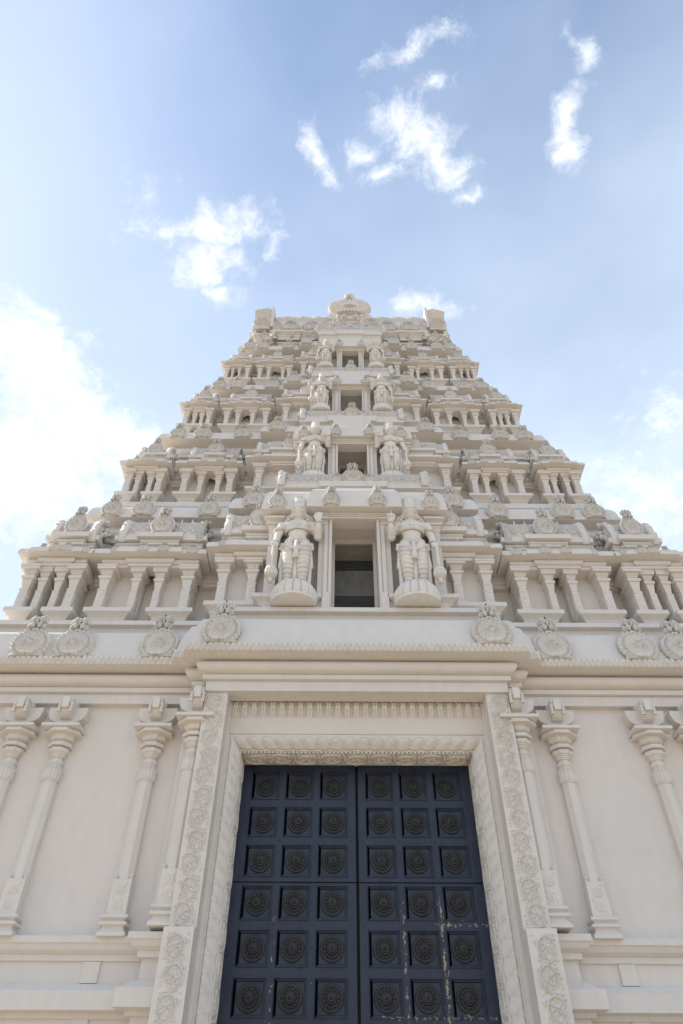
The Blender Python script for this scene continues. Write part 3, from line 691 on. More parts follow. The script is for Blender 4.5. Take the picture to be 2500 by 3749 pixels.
    for sg in (-1, 1):
        SG = (lambda p: p) if sg < 0 else mir
        ph = zp-F
        st = .035*s
        for (a, b_) in ((-K[0], -K[1]), (-K[2], -K[3]), (-Mx[0], -Mx[1]), (-Mx[2], -Mx[3])):
            mid = (a+b_)/2; out = [(a+.1*s, yw+.3), (a+.1*s, y+.1*s), (b_-.1*s, y+.1*s), (b_-.1*s, yw+.3)]
            mb = MB(); mb.sweep(SG([(a, yw+.3), (a, y), (b_, y), (b_, yw+.3)]), [(o_-.135*s if True else 0, z_) for o_, z_ in PLP(F, ph, 0)]); part(mb, 'pier_plinth')
        mb = MB(); mb.sweep(SG([(-ix, yw+.2), (-ix, yi), (-cxw+.1, yi)]), [(o_-.135*s, z_) for o_, z_ in PLP(F, ph, 0)])
        part(mb, 'pier_plinth')
        xs = [K[0]-.19*s, K[1]+.08*s, K[2]-.08*s, K[3]+.17*s, Mx[0]-.20*s, Mx[1]+.08*s, Mx[2]-.08*s, Mx[3]+.20*s]
        for i, x in enumerate(xs):
            big = i in (0, 3, 4, 7); kk = 1 if big else .78
            if k == 3 and i in (1, 2): kk = .55
            inst(ME_p, 'pilaster', storey, (sg*x, y+(.13 if big else .18)*s, zp), (kk, kk, 1))
        for x in IPIL[k]: inst(ME_p, 'pilaster', storey, (sg*x, yi+.13*s, zp))
        # ---- lower cornice of each kiosk
        yb = yr+.05; ye = y+.06*s
        dz = zl-zc; lip = .20*s
        mids = [(-K[0]+(K[0]-K[3])*.26, -K[0]+(K[0]-K[3])*.74), (-Mx[0]+(Mx[0]-Mx[3])*.29, -Mx[0]+(Mx[0]-Mx[3])*.71)]
        for (a, b_), (ma, mb_) in (((-K[0], -K[3]), mids[0]), ((-Mx[0], -Mx[3]), mids[1])):
            mb = MB(); pth = SG(stepped(a+.1*s, b_-.1*s, ma, mb_, ye, .05*s, yb))
            mb.sweep(pth, [(-.3*s, zc+.001), (.0, zc+.001), (.0, zc+dz*.35), (.03*s, zc+dz*.36)]+roll(.02*s, zc+dz*.38, zl, .035*s, 5)+[(0, zl+.001)])
            kapota(mb, pth, zl, zt+.03*s, zt+.07*s, lip); part(mb, 'pier_cornice', angle=30)
        mb = MB(); pth = SG([(-ix+.1*s, yb), (-ix+.1*s, yi+.06*s), (-(ix+cxw)/2-.05*s, yi+.06*s), (-(ix+cxw)/2-.05*s, yi+.01*s), (-cxw+.25, yi+.01*s)])
        mb.sweep(pth, [(-.3*s, zc+.001), (.0, zc+.001), (.0, zc+dz*.35), (.03*s, zc+dz*.36)]+roll(.02*s, zc+dz*.38, zl, .035*s, 5)+[(0, zl+.001)])
        kapota(mb, pth, zl, zt+.03*s, zt+.07*s, lip); part(mb, 'pier_cornice', angle=30)
        # recess string courses
        for (a, b_) in ((-K[3]-.1, -Mx[0]+.1), (-Mx[3]-.1, -ix+.1)):
            mb = MB(); pth = SG([(a, yr-.12*s), (b_, yr-.12*s)])
            mb.sweep(pth, [(-.2, zc-.1*s), (0, zc-.1*s), (0, zc-.03*s), (.04*s, zc-.025*s), (.04*s, zc+.04*s), (0, zc+.045*s), (0, zl), (.05*s, zl+.01), (.05*s, zl+.06*s), (.0, zl+.065*s), (0, zt+.06*s), (.07*s, zt+.07*s), (.07*s, zt+.12*s), (-.3, zt+.125*s)])
            part(mb, 'recess_moulding', angle=30)
        # small ornaments on it
        xo = [K[0]-.32*s, K[0]-.60*s, K[3]+.42*s, K[3]+.13*s]; xo = [K[0]-.335*s, K[0]-.59*s, K[3]+.41*s, K[3]+.12*s]
        for j, x in enumerate(xo+[Mx[0]-.32*s, Mx[1]+0.0, Mx[2]-.12*s, Mx[3]+.17*s, ix-.23*s]+([2.0-.14] if k == 0 else [])):
            mid_ = j in (1, 2, 5, 6); q = .23*s
            inst(ME_small, 'small_medallion', storey, (sg*x, ye-lip+.0-(.05*s if mid_ else 0)-(.2*s if j >= 8 else 0), zl+.005), (q, q, q*.74), (R(-4), 0, 0))
        # ---- attic blocks, slabs and barrel roofs
        ya = y+.02*s
        def attic(a, b_, ma, mb_, name, me_hs, hsx, hsw, ends, nfin, yy):
            m1 = MB(); pth = SG(stepped(a, b_, ma, mb_, yy+.14*s, .10*s, yy+.9*s)); z0 = zt+.05*s; hh = zs_-z0
            m1.sweep(pth, [(0, z0), (0, z0+hh*.38), (.05*s, z0+hh*.39), (.05*s, z0+hh*.50), (.02*s, z0+hh*.51)]+roll(.02*s, z0+hh*.53, z0+hh*.72, .045*s, 5)+[(.02*s, z0+hh*.725), (.125*s, z0+hh*.73), (.125*s, z0+hh), (-.5*s, z0+hh+.001)])
            part(m1, 'attic', angle=30)
            m2 = MB(); rz = (zr-zs_)*.78; ry = .30*s; ycn = yy+.14*s+.24*s; zcn = zs_+rz*.28
            x0, x1 = sorted((sg*abs(a), sg*abs(b_))); barrel(m2, x0+.02, x1-.02, ycn, zcn, ry, rz, .17*s)
            rf = part(m2, 'barrel_roof', M_carve, smooth=True)
            ge = GE[k]
            for e in ends:      # e = -1 outer(left in left half), +1 inner
                xx = a if e < 0 else b_
                xe = xx if sg < 0 else -xx; dirx = e if sg < 0 else -e
                inst(GW[k] if (e > 0 and name == 'pavilion') else ge, 'gable_end', rf, (xe-dirx*.03*s, ycn, zcn), (dirx, 1, 1))
            for t_ in nfin:
                xf = a+(b_-a)*t_; xf = xf if sg < 0 else -xf
                inst(ME_fin, 'finial', rf, (xf, ycn-.06*s, zcn+rz*.93), (.13*s, .13*s, .19*s))
            inst(ME_med, 'roof_medallion', rf, (hsx if sg < 0 else -hsx, yy+.0*s-.03*s, zs_-.005), (hsw, hsw, (zr-zs_)*1.02), (R(-4), 0, 0))
        wK = K[0]-K[3]; wM = Mx[0]-Mx[3]
        if k == 0: globals()['GE'] = [gable_end_mesh(.30*SC[j], (RH[j][5]-RH[j][4])*(Fs[j+1]-Fs[j])*.78, .10*SC[j]) for j in range(4)] if sg < 0 else GE
        if k == 0 and sg < 0:
            GW = [g_.copy() for g_ in GE]
            for g_ in GW: g_.materials.clear(); g_.materials.append(M_weather)
        attic(-K[0]+.34*s, -K[3]-.10*s, -K[0]+.52*s, -K[3]-.27*s, 'kiosk', ME_med, (-K[0]+.52*s-K[3]-.27*s)/2, .42*s, (-1, 1), (.86,), y)
        attic(-Mx[0]+.27*s, -Mx[3]-.12*s, -Mx[0]+.72*s, -Mx[3]-.56*s, 'pavilion', ME_med, (-Mx[0]-Mx[3]+.16*s)/2, .46*s, (-1, 1), (.22, .66, .80), y)
        attic(-ix+.20*s, -cxw+.1, -ix+.62*s, -cxw+.05, 'inner', ME_med, -cxw-.20*s, .40*s, (-1,), (.42, .75), yi)
        # recess medallions
        for x in ((K[3]+Mx[0])/2, (Mx[3]+ix)/2+.01): inst(ME_med, 'recess_medallion', storey, (sg*x, yr-.22*s, zt+.10*s), (.33*s, .33*s, .36*s), (R(-6), 0, 0))
    # ---- great cornice that carries the next storey
    mb = MB(); q = y2; Ck = (1.48, 1.22, 1.05, .95)[k]; ik = (2.25, 1.95, 1.62, 1.34)[k]
    lip = .30*(.8+.2*s); H2 = Fs[k+1]-zn; yI = q-.28*s
    pth = mirror_path([(-w2, YB-.3*(k+1)), (-w2, q), (-ik, q), (-ik, yI), (-Ck+.05, yI)])
    zq = zn; 
    mb.sweep(pth, [(-.35, zq-.60*s), (-.02, zq-.60*s), (-.02, zq-.50*s), (.05, zq-.49*s), (.05, zq-.42*s), (.0, zq-.415*s)]+roll(.02, zq-.38*s, zq-.10*s, .10*s, 7)+[(0.02, zq-.09*s), (-.0, zq), (lip-.012, zq+.001), (lip, zq+.005), (lip, zq+H2*.10), (lip-.01, zq+H2*.11), (lip-.012, zq+H2*.14)]+arc(lip-.02, zq+H2*.14, -.02, znc, 8)+
             [(-.09, znc+.002), (-.09, znc+H2*.04)]+roll(-.09, znc+H2*.04, znc+H2*.15, .04, 4)+[(-.02, znc+H2*.155), (-.02, Fs[k+1]-.002), (-1.2, Fs[k+1])])
    part(mb, 'storey_cornice', angle=35)
    rows = [(5.03, 4.37, 3.01), (4.305, 3.70, 2.70), (3.73, 3.24, 2.235), (3.20, 2.77, 1.965)][k]
    mw = (.47, .43, .42, .38)[k]
    for sg in (-1, 1):
        for x in rows: inst(ME_med, 'medallion', storey, (sg*x, q-lip-.01, zn+H2*.03), (mw, mw, (znc-zn)*.95), (R(-5), 0, 0))
        inst(ME_med, 'medallion', storey, (sg*((2.03, 1.83, 1.60, 1.38)[k]), yI-lip-.01, zn+H2*.03), (mw, mw, (znc-zn)*.95), (R(-5), 0, 0))
    # ---- central bay: flanking pillars, entablature, cornice, bands
    co = (1.60, 1.28, 1.10, 1.02)[k]
    zcc = (10.62, 13.80, 16.86, 19.72)[k]     # capital top of the tall pillars
    zb_ = (8.88, 12.52, 15.82, 18.70)[k]
    mb = MB()
    def pillar(x, hw, dep, mb=None):
        mb = mb or globals()['mb']
        h = zcc-zb_; r = lambda a: a
        yy = yc+.12*s
        mb.rings(x, yy, [((hw, dep), F+.02), ((hw, dep), zb_+h*.78), ((hw*1.08, dep*1.08), zb_+h*.785), ((hw*1.08, dep*1.08), zb_+h*.80), ((hw, dep), zb_+h*.803), ((hw*1.08, dep*1.08), zb_+h*.81), ((hw*1.08, dep*1.08), zb_+h*.82), ((hw*.9, dep*.9), zb_+h*.825), ((hw*.95, dep), zb_+h*.85), ((hw*1.15, dep*1.15), zb_+h*.86), ((hw*1.2, dep*1.2), zb_+h*.885), ((hw*1.4, dep*1.5), zb_+h*.90), ((hw*1.45, dep*1.5), zb_+h*.915), ((hw*1.2, dep*1.2), zb_+h*.918), ((hw*1.7, dep*1.9), zb_+h*.925), ((hw*1.75, dep*1.95), zb_+h*.935), ((hw*1.7, dep*1.9), zb_+h*.95), ((hw*1.25, dep*1.3), zb_+h*.953), ((hw*1.7, dep*2), zb_+h*.978), ((hw*1.9, dep*2.6), zb_+h*.98), ((hw*2.0, dep*2.7), zb_+h*.99), ((hw*2.0, dep*2.7), zb_+h)], 4)
    for sg in (-1, 1):
        
        for pa in ((sg*(co-.11*s), .095*s, .09*s), (sg*(ow+fo+.05*s), .055*s, .085*s)): mb = MB(); pillar(*pa); part(mb, 'niche_pillar')
    if k == 0:
        for sg in (-1, 1):
            mb = MB(); SG = (lambda p: p) if sg < 0 else mir
            mb.sweep(SG([(-1.75, yc+.5), (-1.75, yc-.05), (-.56, yc-.05), (-.56, yc+.2)]), [(o_-.135, z_) for o_, z_ in PLP(F, .34, 0)])
            mb.box(*sorted((sg*.44, sg*.57)), yc-.05, yc+.2, F, F+.36); part(mb, 'niche_plinth')
    mb = MB()
    lz0, lz1, lz2 = [(10.74, 10.90, 11.40), (13.93, 14.06, 14.45), (16.96, 17.06, 17.42), (19.82, 19.92, 20.25)][k]
    dz = lz0-zcc; wl = (1.56, 1.25, 1.08, 1.0)[k]; wo = (.60, .52, .47, .40)[k]
    pth = mirror_path([(-wl, yc+.8*s), (-wl, yc+.02*s), (-wo-.1*s, yc+.02*s), (-wo-.1*s, yc-.06*s)])
    mb.sweep(pth, [(-.3*s, zcc+.001), (0, zcc+.001), (0, zcc+dz*.30), (.03*s, zcc+dz*.31), (.03*s, zcc+dz*.48), (.01, zcc+dz*.50)]+roll(.01, zcc+dz*.55, lz0, .05*s, 5)+[(0, lz0+.001)])
    lpc = (.20 if k == 0 else .15)*s; kapota(mb, pth, lz0, lz1+.02, lz2, lpc, back=-.2)
    ztop = Fs[k+1]; h3 = ztop-lz2-.02; Fn = Fs[k+1]; ys3 = Ys[k+1]-.4*SC[min(k+1, 3)]*(1 if k < 3 else 1.5)
    gw = (1.62, 1.33, 1.24, 1.15)[k]
    yf3 = ys3-.24*s; pth2 = mirror_path([(-wl+.03, yc+1.9*s), (-wl+.03, yf3), (-.62*s, yf3), (-.62*s, yf3-.05*s)])
    mb.sweep(pth2, [(-.02, lz2-.32), (-.02, lz2+h3*.12), (.05*s, lz2+h3*.13), (.05*s, lz2+h3*.22), (-.02, lz2+h3*.24)]+roll(-.02, lz2+h3*.28, lz2+h3*.6, .05*s, 5)+[(.0, lz2+h3*.62), (.0, lz2+h3*.7), (.09*s, lz2+h3*.72), (.09*s, ztop-.10*s), (-1.0, ztop-.098*s)])
    part(mb, 'central_cornice', angle=35)
    for x in ((1.455, .435), (1.13, .39), (1.03, .38), (.98, .33))[k]:
        for sg in (-1, 1): inst(ME_med, 'medallion', storey, (sg*x, yc+.02*s-lpc-(.08*s if x < .6 else 0), lz0+.03), (.34*s*1.0, .34*s, (lz2-lz0)*.60), (R(-4), 0, 0))
    # ---- carved barrel frieze at the foot of the next central bay
    s2 = SC[k+1] if k < 3 else .58
    mb = MB(); zb2 = ztop-.10*s; hb = (.34, .34, .32, .34)[k]*1.0; yfz = yf3+.10*s
    barrel(mb, -gw+.1, gw-.1, yfz, zb2+hb*.22, .17*s, hb*.78, .16*s, flare=.05)
    mb.box(-gw+.12, gw-.12, yfz-.1*s, yfz+.5, zb2-.02, zb2+hb*.3); rf = part(mb, 'barrel_roof', M_carve, smooth=True)
    gm = gable_end_mesh(.20*s, hb*.95, .11*s)
    for e in (-1, 1): inst(gm, 'gable_end', rf, (e*(gw-.14*s), yfz, zb2+hb*.25), (e, 1, 1))
    q = (.46, .40, .36, .26)[k]; inst(ME_med, 'roof_medallion', rf, (0, yfz-.16*s, zb2), (q, q, (.47, .45, .45, .26)[k]), (0, 0, 0))
    for e in (-1, 1):
        q2 = .2*s; 
        if k < 2: inst(ME_small, 'small_medallion', rf, (e*(.5*q+.12*s), yfz-.20*s, zb2), (q2, q2, q2), (0, 0, 0))
# base cornice medallions
for sg in (-1, 1):
    for x in (3.10, 4.46, 5.14, 6.5): inst(ME_med, 'medallion', T, (sg*x, side-Llip+.01, 7.50), (.61, .46, .62), (R(-6), 0, 0))
    inst(ME_med, 'medallion', T, (sg*2.085, side-.4-Llip+.01, 7.50), (.61, .46, .62), (R(-6), 0, 0))
# ------------------------------------------------------------ crowning barrel roof
F5 = Fs[4]; yr5 = 1.80
mb = MB()
pth = mirror_path([(-3.08, 5.5), (-3.08, 2.10), (-2.35, 2.10), (-2.35, 1.98), (-1.72, 1.98), (-1.72, 2.10)])
mb.sweep(pth, [(0, F5-.05), (0, F5+.12), (.05, F5+.13), (.05, F5+.2), (0, F5+.21), (0, F5+.34), (.06, F5+.35)]+roll(.05, F5+.36, F5+.52, .06, 5)+[(.05, F5+.55), (.24, F5+.56), (.25, F5+.64), (-1, F5+.65)])
crown = mb.build('crown_base', M_trim, T, angle=35)
mb = MB(); zc5 = F5+.85; ry5, rz5 = .62, 1.42
nu, nv = 321, 61; a = np.linspace(-.35, math.pi*.62, nv)[:, None]; H = lattice(nu, nv, 11, 3.2)
X = np.broadcast_to(np.linspace(-3.0, 3.0, nu)[None, :], H.shape)
Y = 2.5-(ry5*1.0+H*.15)*np.cos(a); Zz = zc5+(rz5+H*.15)*np.sin(a)
mb.grid(np.stack([X, Y, Zz], -1)); mb.box(-2.95, 2.95, 2.2, 4.2, F5+.5, zc5+.7)
crf = mb.build('crown_roof', M_carve, T, smooth=True)
mb = MB()
for i in range(46): mb.ball((-2.95+.1311*i, 2.42, zc5+rz5+.03), (.05, .05, .07), 6, 4)
mb.build('ridge_beading', M_carve, crf, smooth=True)
# end plates with carved curl
def end_plate():
    mb = MB(); n = 26
    prof = []
    nu, nv = 34, 60; u = np.linspace(0, 1, nu)[None, :]; v = np.linspace(0, 1, nv)[:, None]
    xx = .66*u-.02*np.sin(9*v)*(u < .2); H = np.zeros((nv, nu))
    for (cu, cv, r0) in ((.42, .24, .24), (.40, .24, .12)):
        d = np.sqrt(((u-cu)*.66)**2+((v-cv)*1.32)**2); H = np.maximum(H, bump(d-r0, .035)*(1+.4*np.cos(30*np.arctan2(v-cv, u-cu))))
    for c in (.52, .62, .74, .84): H = np.maximum(H, .8*bump((v-c-.05*np.sin(3*u)), .022)*(u < .85))
    H = np.maximum(H, 1.1*(u > .86)); H = H+.25*np.sin(u*math.pi)
    Y = -.05-.10*H-.1*v*0; Zt = 1.32*v*(1+0*u)-.06*(u-.5)**2*v*4
    G = np.stack([np.broadcast_to(xx, H.shape), Y, Zt], -1); mb.grid(G)
    mb.grid(np.stack([np.broadcast_to(xx, H.shape)[[0, -1]].T, np.stack([Y[0], Y[0]*0+.9], 1), np.stack([Zt[0], Zt[0]], 1)], -1))
    for j in (0, nv-1):
        mb.grid(np.array([[(float(xx[0, i]) if xx.shape[0] == 1 else float(xx[j, i]), float(Y[j, i]), float(Zt[j, i])), (float(xx[j if xx.shape[0] > 1 else 0, i]), .9, float(Zt[j, i]))] for i in range(nu)]))
    for i in (0, nu-1):
        mb.grid(np.array([[(float(xx[min(j, xx.shape[0]-1), i]), float(Y[j, i]), float(Zt[j, i])), (float(xx[min(j, xx.shape[0]-1), i]), .9, float(Zt[j, i]))] for j in range(nv)]))
    mb.tube([(.2, 0, 1.30), (.35, -.02, 1.40), (.48, 0, 1.36), (.55, .05, 1.30)], [.04, .06, .05, .02], 6)
    return mb.mesh('crown_end', M_carve, smooth=True)
ME_end = end_plate()
inst(ME_end, 'crown_end', crf, (-3.22, yr5, F5+.70)); inst(ME_end, 'crown_end', crf, (3.22, yr5, F5+.70), (-1, 1, 1))
for sg in (-1, 1):
    for x in (2.02, 1.22): inst(ME_med, 'roof_medallion', crf, (sg*x, 1.78, F5+.66), (.62, .5, .50), (R(-6), 0, 0))
    for x, w_ in ((2.02, .36), (1.22, .30)):
        mb = MB(); mb.sweep(U(sg*x-w_, sg*x+w_, 1.86, 2.6), [(-.02, F5+.25), (0, F5+.30), (.0, F5+.36)]+roll(0, F5+.38, F5+.48, .05, 4)+[(.0, F5+.5), (.10, F5+.56), (.10, F5+.66), (-.3, F5+.662)]); mb.build('crown_bracket', M_trim, crf, angle=35)
# central dormer with great fan-shaped medallion
mb = MB(); mb.sweep(U(-.66, .66, 1.84, 2.9), [(0, F5-.1), (0, F5+.74), (.04, F5+.75)]+roll(.02, F5+.80, F5+1.08, .06, 5)+[(.02, F5+1.10), (.02, F5+1.20)]+roll(.02, F5+1.22, F5+1.34, .05, 5)+[(.10, F5+1.36), (.13, F5+1.38), (.13, F5+1.46)]+arc(.12, F5+1.46, .0, F5+1.66, 5)+[(.06, F5+1.67), (.06, F5+1.74), (-.4, F5+1.75)])
dorm = mb.build('central_dormer', M_trim, crf, angle=35)
for x in (-.42, -.2, .2, .42): inst(ME_small, 'small_medallion', dorm, (x, 1.70, F5+1.40), (.2, .2, .24), (R(-4), 0, 0))
def fan_mb():
    mb = MB(); nr, nt_ = 26, 140; th = np.linspace(0, 2*math.pi, nt_, endpoint=False); rs = np.linspace(0, 1, nr); Tt, Rr = np.meshgrid(th, rs)
    Ro = 1+.035*np.abs(np.sin(17*Tt)); X = .70*Ro*Rr*np.cos(Tt)*(1-.0*np.sin(Tt)); Z = .54*Ro*Rr*np.sin(Tt); Z = np.maximum(Z, -.40+.0*X); X = np.where(np.sin(Tt) < -.45, X*(1-.25*(-np.sin(Tt)-.45)), X)
    H = .10*np.sqrt(np.clip(1-Rr**2, 0, 1))+.05*bump(Rr-.86, .1)*(np.abs(np.sin(17*Tt)))*1.4+.03*bump(Rr-.66, .03)+.03*bump(Rr-.5, .03)
    H += .03*np.sin(22*Tt)*bump(Rr-.58, .12)
    d = np.sqrt((X/.21)**2+((Z+.10)/.11)**2); H = np.where(d < 1, -.12, H); H = H+.05*bump(d-1.15, .12)
    H[-1] = -.1
    G = np.stack([X, -(H+.06), Z+.42], -1); G = np.concatenate([G, G[:, :1]], 1); mb.grid(G, True)
    for sg in (-1, 1):
        mb.ball((.08*sg, -.16, 1.0), (.08, .09, .08)); mb.ball((.085*sg, -.14, 1.14), (.075, .09, .09)); mb.ball((.17*sg, -.08, .95), (.05, .06, .06)); mb.ball((.13*sg, -.08, 1.2), (.05, .05, .05))
    mb.tube([(0, -.18, 1.05), (0, -.16, 1.2), (0, -.1, 1.34)], [.04, .05, .015], 6); mb.box(-.12, .12, -.1, .0, .9, 1.18)
    mb.ball((0, -.12, .84), (.06, .06, .05))
    return mb
inst(fan_mb().mesh('crown_medallion', M_carve, smooth=True), 'crown_medallion', dorm, (0, 1.80, F5+1.72), (1.04, 1.0, .98))
for x in (-2.42, 2.45):
    mb = MB(); mb.tube([(x, 2.45, zc5+rz5), (x+.01, 2.45, zc5+rz5+.42)], .010, 6); mb.build('lightning_rod', M_metal, crf)
# ------------------------------------------------------------ guardian statues
def remesh(mb, voxel, name, m, smooth_it=4):
    me = mb.mesh(name+'_src', m); o = bpy.data.objects.new(name+'_src', me); col.objects.link(o)
    md = o.modifiers.new('r', 'REMESH'); md.mode = 'VOXEL'; md.voxel_size = voxel
    sm = o.modifiers.new('s', 'SMOOTH'); sm.iterations = smooth_it; sm.factor = .5
    bpy.context.view_layer.update(); dg = bpy.context.evaluated_depsgraph_get(); out = bpy.data.meshes.new_from_object(o.evaluated_get(dg)); out.name = name
    out.polygons.foreach_set('use_smooth', [True]*len(out.polygons)); bpy.data.objects.remove(o); out.materials.clear(); out.materials.append(m); return out
def limb(mb, pts, rads, n=12):
    # interpolated tapering limb with round ends
    P_ = [Vector(p) for p in pts]; pp, rr2 = [], []
    for i in range(len(P_)-1):
        for t in (0, .33, .66): pp.append(P_[i].lerp(P_[i+1], t)); rr2.append(rads[i]+(rads[i+1]-rads[i])*t)
    pp.append(P_[-1]); rr2.append(rads[-1]); mb.tube(pp, rr2, n)
    for p, r in zip(P_, rads): mb.ball(p, r, n, 8)
def statue_meshes(variant):
    # height 1 including crown, facing -y; staff hand at -x, raised hand at +x
    b = MB()
    # torso
    b.ball((0, 0, .455), (.098, .068, .060), 16, 10); b.ball((0, -.008, .51), (.078, .062, .06), 16, 10); b.ball((0, -.005, .56), (.079, .062, .06), 16, 10)
    b.ball((0, 0, .625), (.108, .07, .072), 16, 10); b.ball((-.05, -.035, .65), (.052, .036, .038)); b.ball((.05, -.035, .65), (.052, .036, .038))
    limb(b, [(-.11, 0, .672), (0, 0, .70), (.11, 0, .672)], [.042, .05, .042])
    limb(b, [(0, 0, .69), (0, -.01, .76)], [.04, .038])
    # head with muzzle
    b.ball((0, -.015, .795), (.066, .066, .068), 16, 12); b.ball((0, -.075, .772), (.050, .048, .034), 14, 10); b.ball((0, -.058, .748), (.046, .040, .026)); b.ball((0, -.082, .80), (.02, .026, .014)); b.ball((0, -.055, .826), (.055, .03, .013))
    for sg in (-1, 1): b.ball((.026*sg, -.078, .815), (.014, .011, .012)); b.ball((.070*sg, 0, .79), (.013, .018, .030)); b.ball((.074*sg, -.005, .745), (.015, .015, .022))
    # legs
    for sg, yo in ((-1, 0), (1, -.015)):
        limb(b, [(.048*sg, 0, .42), (.055*sg, -.012+yo, .26), (.052*sg, 0+yo, .15), (.05*sg, .005+yo, .05)], [.076, .058, .054, .038], 14)
        limb(b, [(.05*sg, .015+yo, .03), (.056*sg, -.045+yo, .022), (.06*sg, -.075+yo, .016)], [.03, .026, .018])
        for q in range(5): b.ball((.06*sg+(-.02+.01*q), -.092+yo+.003*abs(q-2), .012), (.0065, .010, .008), 6, 5)
    # staff arm (left of viewer), hanging, hand over the mace butt
    limb(b, [(-.135, .0, .665), (-.165, .0, .56), (-.175, -.035, .44)], [.042, .033, .024])
    limb(b, [(-.175, -.035, .44), (-.178, -.055, .415)], [.024, .026])
    for q in range(4): x = -.203+.015*q; limb(b, [(x, -.07, .418), (x+.001, -.09, .405), (x+.002, -.088, .380), (x+.003, -.078, .368)], [.008, .008, .0075, .006], 7)
    limb(b, [(-.160, -.055, .415), (-.150, -.075, .395), (-.152, -.082, .378)], [.009, .008, .006], 7)
    # raised arm
    limb(b, [(.135, .0, .665), (.17, .0, .545), (.175, -.06, .60), (.178, -.075, .655)], [.042, .036, .030, .021])
    b.ball((.178, -.08, .685), (.027, .017, .030))
    for q in range(4):
        x = .155+.0155*q
        if variant == 0: pts = [(x, -.085, .705), (x, -.088, .735), (x, -.092, .752-.004*abs(q-1.5))]
        else: pts = [(x, -.088, .705), (x, -.095, .735), (x, -.095, .77)] if q == 1 else [(x, -.088, .705), (x, -.104, .722), (x, -.112, .705), (x, -.10, .692)]
        limb(b, pts, [.0085]*(len(pts)-1)+[.0065], 7)
    limb(b, [(.152, -.08, .675), (.138, -.095, .695), (.142, -.105, .715)], [.010, .009, .007], 7)
    body = remesh(b, .0065, 'body', M_stat, 2)
    # crown
    c = MB(); c.lathe([(.068, 0), (.073, .01), (.070, .03), (.060, .034), (.058, .07), (.056, .12), (.052, .14), (.056, .148), (.054, .158), (.040, .168), (.01, .172)], 24, 'Z', (0, -.008, .83))
    for q in range(14):
        a = 2*math.pi*q/14; c.ball((.062*math.cos(a), -.008+.062*math.sin(a), .855), (.009, .009, .013), 6, 4); c.ball((.052*math.cos(a+.2), -.008+.052*math.sin(a+.2), .985), .010, 6, 4)
    c.ball((0, -.062, .915), (.022, .01, .025)); c.ball((0, -.066, .868), (.02, .01, .018))
    crown_ = c.mesh('crown', M_stat, smooth=True)
    # halo of locks behind the ears
    h = MB(); nt_, nr = 96, 10; th = np.linspace(0, 2*math.pi, nt_, endpoint=False); rs = np.linspace(.1, 1, nr); Tt, Rr = np.meshgrid(th, rs)
    X = .132*Rr*np.cos(Tt)*(1+.04*np.cos(44*Tt)*(Rr > .8)); Z = .092*Rr*np.sin(Tt)+.765; Y = .02-.014*(np.sin(Rr*20)*.5+.5)-.006*np.cos(44*Tt)*(Rr > .7); Y[-1] = .045
    G = np.stack([X, Y, Z], -1); G = np.concatenate([G, G[:, :1]], 1); h.grid(G, True)
    halo = h.mesh('halo', M_stat, smooth=True)
    # ornaments: belts, necklace, armlets
    j = MB()
    def loop(cz, rx, ry, r, cx_=0, cy_=0, tilt=0, sag=0, n=36):
        pts = []
        for q in range(n):
            a = 2*math.pi*q/n; pts.append((cx_+rx*math.cos(a), cy_+ry*math.sin(a), cz+tilt*math.cos(a)+(-sag*max(0, -math.sin(a))**2)))
        j.tube(pts, r, 6, True)
    loop(.595, .105, .073, .007, tilt=.004); loop(.585, .103, .073, .005, tilt=.004); loop(.68, .06, .06, .006, cy_=-.01, sag=.05); loop(.68, .05, .05, .005, cy_=-.01, sag=.03)
    loop(.478, .100, .075, .009, sag=.005); loop(.457, .104, .077, .009, sag=.006); loop(.440, .106, .079, .006, sag=.008)
    for zz in (.46,): j.ball((0, -.08, zz), (.022, .012, .02)); j.ball((0, -.078, .60), (.016, .012, .016)); j.ball((0, -.075, .63), (.012, .01, .02))
    for q in range(20): a = math.pi*(1+q/19); j.ball((.108*math.cos(a), .08*math.sin(a), .43-.008*abs(math.sin(a))), .006, 5, 4)
    for (x, y_, z, r) in ((-.152, 0, .60, .046), (-.155, 0, .615, .047), (-.175, -.032, .455, .032), (.158, 0, .60, .046), (.177, -.07, .64, .033), (.05, -.01, .055, .04), (-.05, 0, .055, .04)):
        pts = [(x+r*math.cos(2*math.pi*q/14), y_+r*math.sin(2*math.pi*q/14), z+(.006*math.cos(2*math.pi*q/14))) for q in range(14)]; j.tube(pts, .006, 5, True)
    j.ball((-.155, -.045, .61), (.018, .008, .02)); j.ball((.16, -.045, .61), (.018, .008, .02))
    for sg in (-1, 1): j.tube([(.07*sg, -.03, .74), (.09*sg, -.04, .705), (.075*sg, -.06, .69)], [.01, .012, .008], 6)
    for sg in (-1, 1):
        j.ball((.028*sg, -.094, .818), (.012, .009, .010), 8, 6); j.tube([(.028*sg+.02*math.cos(t_), -.084, .818+.016*math.sin(t_)) for t_ in np.linspace(0, 6.0, 9)], .0035, 5)
        j.ball((.012*sg, -.125, .787), .005, 6, 4)
    j.tube([(-.046, -.085, .752), (-.03, -.112, .764), (0, -.122, .768), (.03, -.112, .764), (.046, -.085, .752)], .004, 5)
    jew = j.mesh('ornaments', M_stat, smooth=True)
    # draped cloth: folds wrapping each leg, pleat and side sashes
    d = MB()
    for sg, yo in ((-1, 0), (1, -.015)):
        for q in range(8):
            t = q/7; z = .385-.30*t; rx = .077-.024*t; cx_ = .049*sg+.004*sg*t
            pts = []
            for i in range(20):
                a = 2*math.pi*i/20; pts.append((cx_+rx*math.cos(a), yo+rx*1.0*math.sin(a), z+.016*math.cos(a)*sg*(1-.5*t)-.012*max(0, -math.sin(a))))
            d.tube(pts, .0032, 5, True)
